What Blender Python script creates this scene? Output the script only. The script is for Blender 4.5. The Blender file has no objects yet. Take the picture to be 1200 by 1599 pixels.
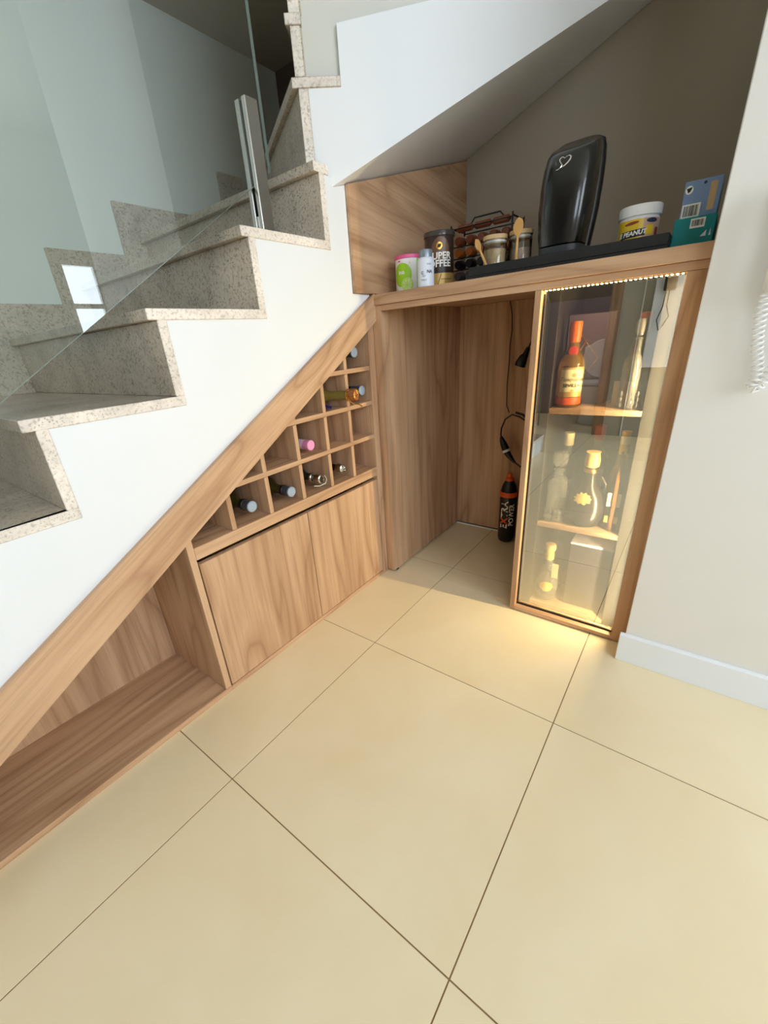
import bpy, bmesh, math, random
from mathutils import Vector, Matrix

scene = bpy.context.scene
COL = scene.collection
random.seed(7)
PI = math.pi

# ------------------------------------------------------------------ camera
cam_d = bpy.data.cameras.new('camera')
cam = bpy.data.objects.new('camera', cam_d)
COL.objects.link(cam)
right = Vector((0.60505126, -0.79288869, -0.07239124))
down = Vector((-0.36483788, -0.19529038, -0.91035981))
fwd = Vector((0.70767669, 0.57722542, -0.40743652))
m = Matrix((right, -down, -fwd)).transposed().to_4x4()
m.translation = Vector((-0.8851, -0.7396, 0.9724))
cam.matrix_world = m
cam_d.sensor_fit = 'HORIZONTAL'
cam_d.sensor_width = 36.0
cam_d.lens = 639.5 / 1200 * 36
cam_d.shift_x = 22.8 / 1200
cam_d.shift_y = 19.24 / 1200
cam_d.clip_start = 0.01
scene.camera = cam
CAMP = Vector((-0.8851, -0.7396, 0.9724))

# ------------------------------------------------------------------ world, light, exposure
w = bpy.data.worlds.new('world'); scene.world = w; w.use_nodes = True
bg = w.node_tree.nodes['Background']
bg.inputs[0].default_value = (0.83, 0.93, 1.03, 1)
bg.inputs[1].default_value = 7.3
scene.view_settings.view_transform = 'Standard'
scene.view_settings.look = 'None'
scene.view_settings.exposure = 0.0
scene.view_settings.gamma = 1.0
scene.view_settings.use_curve_mapping = False
scene.cycles.use_denoising = True
scene.cycles.max_bounces = 10
scene.cycles.diffuse_bounces = 6
scene.cycles.transparent_max_bounces = 16
scene.cycles.sample_clamp_indirect = 6.0
scene.cycles.caustics_reflective = False
scene.cycles.caustics_refractive = False

def portal(name, loc, direction, sx, sy):
    d = bpy.data.lights.new(name, 'AREA'); d.shape = 'RECTANGLE'; d.size = sx; d.size_y = sy
    d.cycles.is_portal = True
    o = bpy.data.objects.new(name, d); COL.objects.link(o); o.location = loc
    o.rotation_euler = Vector(direction).to_track_quat('-Z', 'Y').to_euler()
portal('daylight_portal_window', (-1.0, -3.42, 1.78), (0, 1, 0), 2.2, 1.6)
portal('daylight_portal_kitchen', (1.1, -3.42, 1.5), (0, 1, 0), 0.56, 0.66)
portal('daylight_portal_side', (-2.62, -2.2, 1.6), (1, 0, 0), 1.0, 1.2)

# ------------------------------------------------------------------ helpers
def lin(c):
    return tuple(((v / 255) / 12.92 if v / 255 <= 0.04045 else ((v / 255 + 0.055) / 1.055) ** 2.4) for v in c) + (1,)

class NT:
    def __init__(s, name):
        s.m = bpy.data.materials.new(name); s.m.use_nodes = True
        s.t = s.m.node_tree; s.b = s.t.nodes['Principled BSDF']; s.out = s.t.nodes['Material Output']
    def n(s, typ, **kw):
        nd = s.t.nodes.new(typ)
        for k, v in kw.items():
            if k in nd.inputs: nd.inputs[k].default_value = v
            else: setattr(nd, k, v)
        return nd
    def l(s, a, b): s.t.links.new(a, b)
    def ramp(s, fac, stops):
        r = s.n('ShaderNodeValToRGB'); e = r.color_ramp.elements
        while len(e) < len(stops): e.new(0.5)
        for i, (p_, c) in enumerate(stops): e[i].position = p_; e[i].color = c
        s.l(fac, r.inputs[0]); return r.outputs[0]
    def mix(s, fac, a, b, mode='MIX'):
        nd = s.n('ShaderNodeMix', data_type='RGBA', blend_type=mode)
        for k, v in ((0, fac), (6, a), (7, b)):
            if hasattr(v, 'is_linked'): s.l(v, nd.inputs[k])
            else: nd.inputs[k].default_value = v
        return nd.outputs[2]

def plain(name, rgb, rough=0.5, metal=0.0, **kw):
    s = NT(name)
    s.b.inputs['Base Color'].default_value = lin(rgb)
    s.b.inputs['Roughness'].default_value = rough
    s.b.inputs['Metallic'].default_value = metal
    for k, v in kw.items(): s.b.inputs[k.replace('_', ' ')].default_value = v
    return s.m

def wood(name, grain, tone=1.0, seed=0.0):
    """light oak veneer; grain = rotation that turns the grain direction onto local X"""
    s = NT(name)
    tc = s.n('ShaderNodeTexCoord')
    mp0 = s.n('ShaderNodeMapping'); mp0.inputs['Rotation'].default_value = grain
    mp0.inputs['Location'].default_value = (seed, seed * 1.7, seed * 0.6)
    s.l(tc.outputs['Object'], mp0.inputs[0])
    def stretched(a, b):
        mp = s.n('ShaderNodeMapping'); mp.inputs['Scale'].default_value = (a, b, b)
        s.l(mp0.outputs[0], mp.inputs[0]); return mp.outputs[0]
    # broad cathedral figure
    n1 = s.n('ShaderNodeTexNoise', Scale=1.0, Detail=2.0, Roughness=0.5, Distortion=0.35)
    s.l(stretched(0.75, 5.2), n1.inputs['Vector'])
    mu = s.n('ShaderNodeMath', operation='MULTIPLY'); mu.inputs[1].default_value = 13.0
    s.l(n1.outputs[0], mu.inputs[0])
    fr = s.n('ShaderNodeMath', operation='PINGPONG'); fr.inputs[1].default_value = 1.0
    s.l(mu.outputs[0], fr.inputs[0])
    c1 = s.ramp(fr.outputs[0], [(0.0, lin((178, 141, 110))), (0.16, lin((192, 156, 124))), (0.55, lin((203, 167, 135))), (1.0, lin((209, 174, 142)))])
    # fine fibre
    n2 = s.n('ShaderNodeTexNoise', Scale=1.0, Detail=5.0, Roughness=0.65)
    s.l(stretched(5.0, 170.0), n2.inputs['Vector'])
    c2 = s.ramp(n2.outputs[0], [(0.30, (0.78, 0.75, 0.72, 1)), (0.52, (1, 1, 1, 1)), (0.75, (1.05, 1.05, 1.05, 1))])
    # straight dark streaks
    n4 = s.n('ShaderNodeTexNoise', Scale=1.0, Detail=3.0, Roughness=0.55, Distortion=0.15)
    s.l(stretched(1.3, 46.0), n4.inputs['Vector'])
    c4 = s.ramp(n4.outputs[0], [(0.28, (0.74, 0.69, 0.64, 1)), (0.46, (0.97, 0.96, 0.95, 1)), (0.7, (1.05, 1.05, 1.04, 1))])
    # slow tone drift
    n3 = s.n('ShaderNodeTexNoise', Scale=1.0, Detail=1.0)
    s.l(stretched(0.6, 3.1), n3.inputs['Vector'])
    c3 = s.ramp(n3.outputs[0], [(0.3, (0.92, 0.90, 0.88, 1)), (0.7, (1.04, 1.03, 1.02, 1))])
    col = s.mix(0.6, c1, c2, 'MULTIPLY'); col = s.mix(0.9, col, c4, 'MULTIPLY'); col = s.mix(1.0, col, c3, 'MULTIPLY')
    col = s.mix(1.0, col, (tone, tone, tone, 1), 'MULTIPLY')
    s.l(col, s.b.inputs['Base Color'])
    s.b.inputs['Roughness'].default_value = 0.55
    s.b.inputs['Specular IOR Level'].default_value = 0.3
    bp = s.n('ShaderNodeBump', Strength=0.08, Distance=0.002); s.l(n2.outputs[0], bp.inputs['Height'])
    s.l(bp.outputs[0], s.b.inputs['Normal'])
    return s.m

def granite(name, base, rough, speck=1.0, bump=0.0):
    s = NT(name)
    tc = s.n('ShaderNodeTexCoord')
    n1 = s.n('ShaderNodeTexNoise', Scale=7.0, Detail=6.0, Roughness=0.6, Distortion=0.5); s.l(tc.outputs['Object'], n1.inputs['Vector'])
    c = s.ramp(n1.outputs[0], [(0.3, lin(tuple(v * 0.86 for v in base))), (0.5, lin(base)), (0.72, lin(tuple(min(255, v * 1.08) for v in base)))])
    n2 = s.n('ShaderNodeTexNoise', Scale=135.0, Detail=3.0, Roughness=0.6); s.l(tc.outputs['Object'], n2.inputs['Vector'])
    k = s.ramp(n2.outputs[0], [(0.34, (0.42, 0.36, 0.31, 1)), (0.47, (0.95, 0.94, 0.93, 1)), (0.6, (1, 1, 1, 1)), (0.72, (1.12, 1.12, 1.12, 1))])
    mp = s.n('ShaderNodeMapping'); mp.inputs['Scale'].default_value = (1.0, 0.55, 1.0); mp.inputs['Rotation'].default_value = (0.4, 0.3, 0.6)
    s.l(tc.outputs['Object'], mp.inputs[0])
    v = s.n('ShaderNodeTexVoronoi', Scale=165.0); s.l(mp.outputs[0], v.inputs['Vector'])
    n3 = s.n('ShaderNodeTexNoise', Scale=22.0, Detail=2.0); s.l(tc.outputs['Object'], n3.inputs['Vector'])
    gt = s.n('ShaderNodeMath', operation='SUBTRACT'); s.l(n3.outputs[0], gt.inputs[0]); s.l(v.outputs['Distance'], gt.inputs[1])
    d = s.ramp(gt.outputs[0], [(0.31, (1, 1, 1, 1)), (0.40, (0.36, 0.31, 0.27, 1))])
    col = s.mix(0.8 * speck, c, k, 'MULTIPLY'); col = s.mix(0.75 * speck, col, d, 'MULTIPLY')
    s.l(col, s.b.inputs['Base Color']); s.b.inputs['Roughness'].default_value = rough
    if bump:
        bp = s.n('ShaderNodeBump', Strength=bump, Distance=0.003); s.l(n2.outputs[0], bp.inputs['Height']); s.l(bp.outputs[0], s.b.inputs['Normal'])
    return s.m

def cloudy(name, a, b, scale, rough, spec=0.4):
    s = NT(name)
    tc = s.n('ShaderNodeTexCoord'); ob = s.n('ShaderNodeObjectInfo')
    add = s.n('ShaderNodeVectorMath', operation='ADD'); s.l(tc.outputs['Object'], add.inputs[0])
    mulv = s.n('ShaderNodeVectorMath', operation='SCALE'); s.l(ob.outputs['Location'], mulv.inputs[0]); mulv.inputs['Scale'].default_value = 3.7
    s.l(mulv.outputs[0], add.inputs[1])
    n1 = s.n('ShaderNodeTexNoise', Scale=scale, Detail=5.0, Roughness=0.55, Distortion=0.4); s.l(add.outputs[0], n1.inputs['Vector'])
    s.l(s.ramp(n1.outputs[0], [(0.3, lin(a)), (0.7, lin(b))]), s.b.inputs['Base Color'])
    s.b.inputs['Roughness'].default_value = rough; s.b.inputs['Specular IOR Level'].default_value = spec
    return s.m

def reflective_pane(name, refl, tint, fres=0.0):
    s = NT(name)
    tr = s.n('ShaderNodeBsdfTransparent'); tr.inputs[0].default_value = tint
    gl = s.n('ShaderNodeBsdfGlossy'); gl.inputs['Roughness'].default_value = 0.0; gl.inputs[0].default_value = (0.96, 0.98, 0.97, 1)
    mx = s.n('ShaderNodeMixShader')
    if fres:
        f = s.n('ShaderNodeFresnel', IOR=fres); mu = s.n('ShaderNodeMath', operation='MULTIPLY_ADD'); mu.inputs[1].default_value = 1.0; mu.inputs[2].default_value = refl
        s.l(f.outputs[0], mu.inputs[0]); s.l(mu.outputs[0], mx.inputs[0])
    else: mx.inputs[0].default_value = refl
    s.l(tr.outputs[0], mx.inputs[1]); s.l(gl.outputs[0], mx.inputs[2]); s.l(mx.outputs[0], s.out.inputs[0])
    return s.m

def clear(name, tint):
    s = NT(name); tr = s.n('ShaderNodeBsdfTransparent'); tr.inputs[0].default_value = tint
    s.l(tr.outputs[0], s.out.inputs[0]); return s.m

def glassy(name, tint, rough=0.02, amount=1.0, ior=1.45):
    s = NT(name); s.b.inputs['Base Color'].default_value = tint; s.b.inputs['Roughness'].default_value = rough
    s.b.inputs['Transmission Weight'].default_value = amount; s.b.inputs['IOR'].default_value = ior
    return s.m

def glow(name, rgb, strength):
    s = NT(name); e = s.n('ShaderNodeEmission'); e.inputs[0].default_value = rgb; e.inputs[1].default_value = strength
    s.l(e.outputs[0], s.out.inputs[0]); return s.m

H = PI / 2
M = {}
M['wood_x'] = wood('oak_veneer_along', (0, 0, 0), seed=0.3)
M['wood_y'] = wood('oak_veneer_across', (0, 0, -H), seed=1.9)
M['wood_z'] = wood('oak_veneer_upright', (0, H, 0), seed=4.1)
M['wood_z2'] = wood('oak_veneer_upright_door', (0, H, 0), seed=8.35)
M['wood_d'] = wood('oak_veneer_raking', (0, math.atan(0.57), 0), seed=2.7)
M['wood_p'] = wood('oak_veneer_panel', (0, -0.12, 0), seed=6.6)
M['tile'] = cloudy('cream_porcelain', (236, 219, 180), (243, 229, 196), 3.2, 0.33, 0.45)
M['grout'] = plain('tan_grout', (142, 112, 76), 0.9)
M['white'] = cloudy('white_paint', (232, 237, 243), (236, 240, 246), 2.0, 0.6, 0.25)
M['wall_w'] = cloudy('off_white_paint', (228, 226, 222), (233, 231, 227), 1.5, 0.6, 0.25)
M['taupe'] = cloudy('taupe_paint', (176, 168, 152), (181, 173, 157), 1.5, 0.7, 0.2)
M['greyw'] = cloudy('pale_grey_paint', (208, 209, 203), (213, 214, 208), 1.5, 0.7, 0.2)
M['stairw'] = cloudy('stairwell_paint', (226, 232, 230), (231, 236, 234), 1.5, 0.7, 0.2)
M['brownw'] = cloudy('landing_shade_paint', (96, 82, 70), (102, 87, 74), 1.5, 0.8, 0.2)  # shade of the stair turn put into the paint colour
M['granite'] = granite('beige_granite', (200, 188, 172), 0.28)
M['granite_e'] = granite('beige_granite_lit_cut_edge', (236, 228, 220), 0.8, 0.65, 0.35)  # rough cut edge, colour lightened for the window light on it
M['steel'] = plain('brushed_steel', (196, 194, 188), 0.28, 1.0)
M['steel_d'] = plain('dark_slot', (24, 24, 24), 0.6)
M['pane_stair'] = reflective_pane('green_tinted_glass', 0.085, (0.90, 0.97, 0.945, 1), 1.5)
M['pane_edge'] = plain('glass_edge', (184, 200, 194), 0.15)
M['pane_bar'] = reflective_pane('bronze_reflecting_glass', 0.55, (0.93, 0.93, 0.90, 1))
M['clear'] = clear('clear_back', (1, 1, 1, 1))
M['black'] = plain('black_plastic', (16, 16, 17), 0.35)
M['black_m'] = plain('black_matt', (22, 22, 23), 0.6)
M['black_g'] = plain('black_gloss_plastic', (9, 10, 11), 0.22, 0.0, Coat_Weight=0.5, Coat_Roughness=0.1)
M['grey_d'] = plain('dark_grey_plastic', (58, 62, 64), 0.4)
M['silver'] = plain('silver', (225, 224, 222), 0.18, 1.0)
M['gold'] = plain('gold_foil', (222, 170, 84), 0.3, 1.0)
M['goldp'] = plain('gold_print', (196, 160, 92), 0.4, 0.3)
M['white_p'] = plain('white_plastic', (240, 241, 242), 0.35)
M['white_i'] = plain('white_ink', (244, 243, 238), 0.5)
M['black_i'] = plain('black_ink', (26, 24, 26), 0.5)
M['led'] = glow('warm_led', (1.0, 0.66, 0.22, 1), 160.0)
M['led_v'] = glow('warm_led_added', (1.0, 0.78, 0.42, 1), 1050.0)  # for the added upright strip that makes the floor glow
M['led_base'] = plain('led_tape', (150, 116, 60), 0.5)

class MB:
    """collects shapes in world coordinates; build() links them as ONE mesh object"""
    def __init__(s): s.v = []; s.f = []; s.mi = []; s.sm = []
    def add(s, vs, fs, mi=0, smooth=False):
        o = len(s.v); s.v += [tuple(v) for v in vs]
        for f in fs: s.f.append(tuple(i + o for i in f)); s.mi.append(mi); s.sm.append(smooth)
        return s
    def box(s, x0, x1, y0, y1, z0, z1, mi=0):
        if x0 > x1: x0, x1 = x1, x0
        if y0 > y1: y0, y1 = y1, y0
        if z0 > z1: z0, z1 = z1, z0
        v = [(x, y, z) for z in (z0, z1) for y in (y0, y1) for x in (x0, x1)]
        return s.add(v, [(0, 2, 3, 1), (4, 5, 7, 6), (0, 1, 5, 4), (2, 6, 7, 3), (0, 4, 6, 2), (1, 3, 7, 5)], mi)
    def prism(s, poly, fn, a, b, mi=0):
        """poly 2D, fn(u,v,w)->xyz, extruded from w=a to w=b"""
        n = len(poly)
        v = [fn(u, q, a) for u, q in poly] + [fn(u, q, b) for u, q in poly]
        fs = [tuple(range(n)), tuple(range(2 * n - 1, n - 1, -1))] + [(i, n + i, n + (i + 1) % n, (i + 1) % n) for i in range(n)]
        return s.add(v, fs, mi)
    def lathe(s, prof, c=(0, 0, 0), ax=(0, 0, 1), n=32, mi=0, a0=0.0, a1=2 * PI, sq=0.0, ref=None):
        """prof: list of (r, h) along the axis; sq flattens the circle into a rounded square"""
        ax = Vector(ax).normalized(); c = Vector(c)
        e1 = Vector(ref) if ref else ax.orthogonal().normalized()
        e1 = (e1 - ax * e1.dot(ax)).normalized(); e2 = ax.cross(e1)
        full = abs(a1 - a0 - 2 * PI) < 1e-6; m_ = n if full else n + 1
        vs = []
        for r, h in prof:
            for i in range(m_):
                a = a0 + (a1 - a0) * i / n; k = 1.0
                if sq:
                    ca, sa = abs(math.cos(a)), abs(math.sin(a)); p_ = 2 + sq * 8
                    k = (ca ** p_ + sa ** p_) ** (-1 / p_)
                vs.append(c + ax * h + (e1 * math.cos(a) + e2 * math.sin(a)) * (r * k))
        fs = []
        for j in range(len(prof) - 1):
            for i in range(n if not full else m_):
                i2 = (i + 1) % m_ if full else i + 1
                fs.append((j * m_ + i, j * m_ + i2, (j + 1) * m_ + i2, (j + 1) * m_ + i))
        s.add(vs, fs, mi, True)
        if full:
            for j, fl in ((0, True), (len(prof) - 1, False)):
                if prof[j][0] > 1e-5:
                    ring = [j * m_ + i for i in range(m_)]
                    s.add([vs[i] for i in ring], [tuple(reversed(range(m_))) if fl else tuple(range(m_))], mi)
        return s
    def tube(s, path, r, n=8, mi=0, closed=False):
        P = [Vector(p_) for p_ in path]; N = len(P)
        vs = []; up = None
        for i in range(N):
            if closed: t = P[(i + 1) % N] - P[i - 1]
            else: t = P[min(i + 1, N - 1)] - P[max(i - 1, 0)]
            t.normalize()
            if up is None: up = t.orthogonal().normalized()
            up = (up - t * up.dot(t)).normalized(); e2 = t.cross(up)
            rr = r[i] if isinstance(r, (list, tuple)) else r
            for k in range(n):
                a = 2 * PI * k / n; vs.append(P[i] + (up * math.cos(a) + e2 * math.sin(a)) * rr)
        fs = []
        for i in range(N if closed else N - 1):
            j = (i + 1) % N
            for k in range(n): fs.append((i * n + k, i * n + (k + 1) % n, j * n + (k + 1) % n, j * n + k))
        s.add(vs, fs, mi, True)
        if not closed:
            s.add([vs[k] for k in range(n)], [tuple(reversed(range(n)))], mi); s.add([vs[(N - 1) * n + k] for k in range(n)], [tuple(range(n))], mi)
        return s
    def build(s, name, mats, parent=None, bevel=0.0, origin=None, seg=1):
        if not isinstance(mats, (list, tuple)): mats = [mats]
        o0 = Vector(parent_base(parent)) if parent else Vector(origin or (0, 0, 0))
        me = bpy.data.meshes.new(name)
        me.from_pydata([tuple(Vector(v) - o0) for v in s.v], [], s.f)
        for m_ in mats: me.materials.append(m_)
        for p_, mi, sm in zip(me.polygons, s.mi, s.sm): p_.material_index = mi; p_.use_smooth = sm
        bm = bmesh.new(); bm.from_mesh(me)
        bmesh.ops.remove_doubles(bm, verts=bm.verts, dist=1e-6)
        bmesh.ops.recalc_face_normals(bm, faces=bm.faces)
        if bevel:
            es = [e for e in bm.edges if len(e.link_faces) == 2 and e.calc_face_angle(0) > 0.6]
            bmesh.ops.bevel(bm, geom=es, offset=bevel, segments=seg, affect='EDGES', clamp_overlap=True)
        else:
            for e in bm.edges:
                if len(e.link_faces) == 2 and e.calc_face_angle(0) > 0.6: e.smooth = False
        bm.to_mesh(me); bm.free()
        ob = bpy.data.objects.new(name, me); COL.objects.link(ob)
        if parent: ob.parent = parent
        else: ob.location = o0
        return ob

def parent_base(o):
    v = Vector((0, 0, 0))
    while o is not None: v = v + o.location; o = o.parent
    return v

def tag(o, label, cat=None, group=None, kind=None):
    if label: o['label'] = label
    if cat: o['category'] = cat
    if group: o['group'] = group
    if kind: o['kind'] = kind
    return o
def struct(o, label=None, cat=None):
    o['kind'] = 'structure'
    if label: o['label'] = label
    if cat: o['category'] = cat
    return o
def thing(name, loc, label, cat, group=None):
    o = bpy.data.objects.new(name, None); COL.objects.link(o); o.location = loc; o.empty_display_size = 0.05
    return tag(o, label, cat, group)
def copy_tree(o, parent=None):
    c = o.copy(); COL.objects.link(c); c.parent = parent
    for ch in [q for q in bpy.data.objects if q.parent == o]: copy_tree(ch, c)
    return c

def box(name, mat, parent, x0, x1, y0, y1, z0, z1, bevel=0.0012):
    return MB().box(x0, x1, y0, y1, z0, z1).build(name, mat, parent, bevel)

XZ = lambda u, v, w_: (u, w_, v)      # polygon in x,z extruded along y
XY = lambda u, v, w_: (u, v, w_)      # polygon in x,y extruded along z
YZ = lambda u, v, w_: (w_, u, v)      # polygon in y,z extruded along x

def text2d(s_, size, align='CENTER', shear=0.0, bold=0.0):
    cu = bpy.data.curves.new('t', 'FONT'); cu.body = s_; cu.size = size; cu.align_x = align; cu.align_y = 'CENTER'; cu.shear = shear
    cu.offset = bold; cu.resolution_u = 3
    ob = bpy.data.objects.new('t', cu); COL.objects.link(ob)
    dg = bpy.context.evaluated_depsgraph_get()
    me = ob.evaluated_get(dg).to_mesh()
    vs = [(v.co.x, v.co.y) for v in me.vertices]; fs = [tuple(p_.vertices) for p_ in me.polygons]
    ob.evaluated_get(dg).to_mesh_clear()
    bpy.data.objects.remove(ob); bpy.data.curves.remove(cu)
    return vs, fs
def cylmap(c, r, a0, off=0.0007, taper=0.0):
    """(u right, v up) on a cylinder wall facing angle a0, u to the viewer's right"""
    def f(u, v):
        rr = r + taper * v + off; a = a0 + u / r
        return (c[0] + rr * math.cos(a), c[1] + rr * math.sin(a), c[2] + v)
    return f
def facing(c): return math.atan2(CAMP.y - c[1], CAMP.x - c[0])
def put2d(mb, vs, fs, fn, dx=0, dy=0, rot=0.0, mi=0):
    ca, sa = math.cos(rot), math.sin(rot)
    return mb.add([fn(dx + u * ca - v * sa, dy + u * sa + v * ca) for u, v in vs], fs, mi)
def disc2d(r, rings=4, n=28, sx=1.0, sy=1.0):
    vs = [(0, 0)]; fs = []
    for k in range(1, rings + 1):
        for i in range(n): vs.append((r * sx * k / rings * math.cos(2 * PI * i / n), r * sy * k / rings * math.sin(2 * PI * i / n)))
    for i in range(n): fs.append((0, 1 + i, 1 + (i + 1) % n))
    for k in range(rings - 1):
        for i in range(n):
            a = 1 + k * n + i; b = 1 + k * n + (i + 1) % n; fs.append((a, a + n, b + n, b))
    return vs, fs
def rect2d(w_, h_, nx=10):
    vs = []; fs = []
    for i in range(nx + 1):
        x = -w_ / 2 + w_ * i / nx; vs += [(x, -h_ / 2), (x, h_ / 2)]
    for i in range(nx): fs.append((2 * i, 2 * i + 2, 2 * i + 3, 2 * i + 1))
    return vs, fs
def ring2d(r0, r1, n=28, sx=1.0, sy=1.0):
    vs = []; fs = []
    for i in range(n): a = 2 * PI * i / n; vs += [(r0 * sx * math.cos(a), r0 * sy * math.sin(a)), (r1 * sx * math.cos(a), r1 * sy * math.sin(a))]
    for i in range(n): j = (i + 1) % n; fs.append((2 * i, 2 * i + 1, 2 * j + 1, 2 * j))
    return vs, fs

# ================================================================== SETTING
X0, X1, Y0, Y1, ZC = -2.6, 2.6, -3.4, 1.29, 2.7
P1 = 0.247            # front of the stair stringer
XB = 1.155            # wall behind the bar
# ---- floor: slab of grout with one porcelain tile per 60 cm square
fl = struct(MB().box(X0 - 1.2, X1 + 0.1, Y0 - 0.1, Y1 + 0.1, -0.06, -0.0009).build('floor', M['grout']), 'cream porcelain tile floor with thin tan grout lines', 'floor')
tile_me = None
for i in range(-6, 5):
    for j in range(-6, 3):
        x, y = i * 0.6, j * 0.6
        if x + 0.6 > X1 + 0.1 or y < Y0 - 0.21 or x > 1.2 and y > -0.9: continue
        if tile_me is None:
            t = MB().box(0.0013, 0.5987, 0.0013, 0.5987, -0.012, 0.0).build('floor_tile', M['tile'], None, 0.0003); tile_me = t.data; t.location = (x, y, 0); t.parent = fl
        else:
            t = bpy.data.objects.new('floor_tile', tile_me); COL.objects.link(t); t.location = (x, y, 0); t.parent = fl

# ---- room shell
struct(MB().box(X0 - 0.1, X1 + 0.1, Y0 - 0.1, P1 + 0.1, ZC, ZC + 0.1).build('ceiling', M['wall_w']), 'white ceiling over the room', 'ceiling')
def wall_with_holes(name, mat, fn, u0, u1, z0, z1, holes, a, b, label):
    """rectangular wall, built round its openings (holes: u0,u1,z0,z1 sorted along u)"""
    mb = MB(); cur = u0
    def blk(p_, q_, r_, s_):
        if q_ - p_ > 1e-4 and s_ - r_ > 1e-4: mb.prism([(p_, r_), (q_, r_), (q_, s_), (p_, s_)], fn, a, b)
    for h in sorted(holes):
        blk(cur, h[0], z0, z1); blk(h[0], h[1], z0, h[2]); blk(h[0], h[1], h[3], z1); cur = h[1]
    blk(cur, u1, z0, z1)
    return struct(mb.build(name, mat), label, 'wall')
wall_with_holes('wall_window_side', M['wall_w'], XZ, X0 - 0.1, X1 + 0.1, 0, ZC, [(-2.1, 0.1, 0.98, 2.58), (0.82, 1.38, 1.17, 1.83)], Y0 - 0.1, Y0, 'white wall with the wide window, behind the camera')
wall_with_holes('wall_hall', M['taupe'], YZ, Y0 - 0.1, Y1 + 0.1, 0, ZC, [(-2.7, -1.7, 1.0, 2.2), (0.0, 0.68, 0.0, 2.1)], X0 - 0.1, X0, 'grey wall with the bathroom doorway, behind the camera')
struct(MB().box(X1, X1 + 0.1, Y0 - 0.1, -0.7, 0, ZC).build('wall_kitchen', M['wall_w']), 'white wall at the far end of the kitchen', 'wall')
struct(MB().box(XB, X1 + 0.1, -0.79, -0.70, 0, ZC).build('wall_kitchen_side', M['wall_w']), 'white wall closing off the kitchen', 'wall')
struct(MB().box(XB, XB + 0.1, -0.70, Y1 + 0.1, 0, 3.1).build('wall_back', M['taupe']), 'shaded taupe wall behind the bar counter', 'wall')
# right-hand wall: front leaf and the return that closes the niche
rw = struct(MB().prism([(0.36, -0.703), (0.36, -1.62), (0.46, -1.62), (0.46, -0.79), (XB, -0.79), (XB, -0.703)], XY, 0, ZC).build('wall_right', M['wall_w'], None, 0.002), 'off-white wall to the right of the glass cabinet', 'wall')
struct(MB().prism([(0.36, 0.0), (0.348, 0.0), (0.348, 0.094), (0.352, 0.1), (0.36, 0.1)], lambda u, v, w_: (u, w_, v), -0.690, -1.62).build('baseboard_right', M['white'], None, 0.0015), 'white baseboard along the foot of the right wall', 'baseboard')
struct(MB().box(-3.6, XB + 0.1, Y1, Y1 + 0.1, 0, 3.1).build('wall_stair_far', M['stairw']), 'pale wall on the far side of the staircase behind the glass', 'wall')
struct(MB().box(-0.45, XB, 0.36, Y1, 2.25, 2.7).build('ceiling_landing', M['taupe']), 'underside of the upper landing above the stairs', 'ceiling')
struct(MB().box(-2.6, -0.45, P1 + 0.1, Y1, 2.7, 2.8).build('ceiling_stairwell', M['greyw']), 'ceiling over the foot of the stairs', 'ceiling')
struct(MB().box(XB - 0.02, XB, 0.36, Y1, 1.70, 2.25).build('wall_landing_shade', M['brownw']), 'wall at the turn of the stairs with its shade painted in dark brown', 'wall')  # dark sheet over the end wall, standing in for shade

# ---- glazing
def window(name, label, y, x0, x1, z0, z1, xs, zs):
    o = bpy.data.objects.new(name, None); COL.objects.link(o); o.location = ((x0 + x1) / 2, y, z0); struct(o, label, 'window')
    f = 0.045
    box('frame_rail', M['white_p'], o, x0, x1, y - 0.03, y + 0.03, z0, z0 + f); box('frame_rail', M['white_p'], o, x0, x1, y - 0.03, y + 0.03, z1 - f, z1)
    box('frame_stile', M['white_p'], o, x0, x0 + f, y - 0.03, y + 0.03, z0 + f, z1 - f); box('frame_stile', M['white_p'], o, x1 - f, x1, y - 0.03, y + 0.03, z0 + f, z1 - f)
    for x in xs: box('muntin', M['white_p'], o, x - 0.02, x + 0.02, y - 0.02, y + 0.02, z0 + f, z1 - f)
    for z in zs: box('muntin', M['white_p'], o, x0 + f, x1 - f, y - 0.018, y + 0.018, z - 0.02, z + 0.02)
    return o
window('window_1', 'wide window that lets the daylight in, behind the camera', Y0 - 0.05, -2.1, 0.1, 0.98, 2.58, (-1.37, -0.63), ())
window('window_2', 'small kitchen window with crossing bars, mirrored in the stair glass', Y0 - 0.05, 0.82, 1.38, 1.17, 1.83, (1.14,), (1.46,))

# ================================================================== STAIRCASE
st = thing('staircase', (-1.9, 0.25, 0), 'turning staircase of speckled beige granite treads on a white plastered stringer', 'staircase')
RISE, RUN, TH = 0.1862, 0.2915, 0.023
def zt(k): return 1.258 + RISE * (k - 3)
def xn(k): return -0.093 + RUN * (k - 3)
GY0 = P1 - 0.004
def slab(name, poly, z0, z1, front):
    """granite slab with a cut edge strip, coloured paler for the window light, on the side the room sees"""
    o = MB().prism(poly, XY, z0, z1).build(name, [M['granite'], M['granite_e']], st, 0.0015)
    for f in o.data.polygons:
        if f.normal.y < -0.7 and front: f.material_index = 1
    return o
for k in range(-3, 5):
    x = xn(k); z = zt(k)
    xe = xn(k + 1) + 0.042 if k < 4 else 0.95
    slab('tread', [(x, GY0), (xe if k < 4 else 0.2600, GY0), (xe if k < 4 else 0.262, 0.262), (xe, 0.4 if k == 4 else GY0 + .001), (xe, Y1 - 0.002), (x, Y1 - 0.002)], z - TH, z, True)
    slab('riser', [(x + 0.02, GY0), (x + 0.042, GY0), (x + 0.042, Y1 - 0.002), (x + 0.02, Y1 - 0.002)], (zt(k - 1) if k > -3 else 0.0), z - TH, True)
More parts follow.
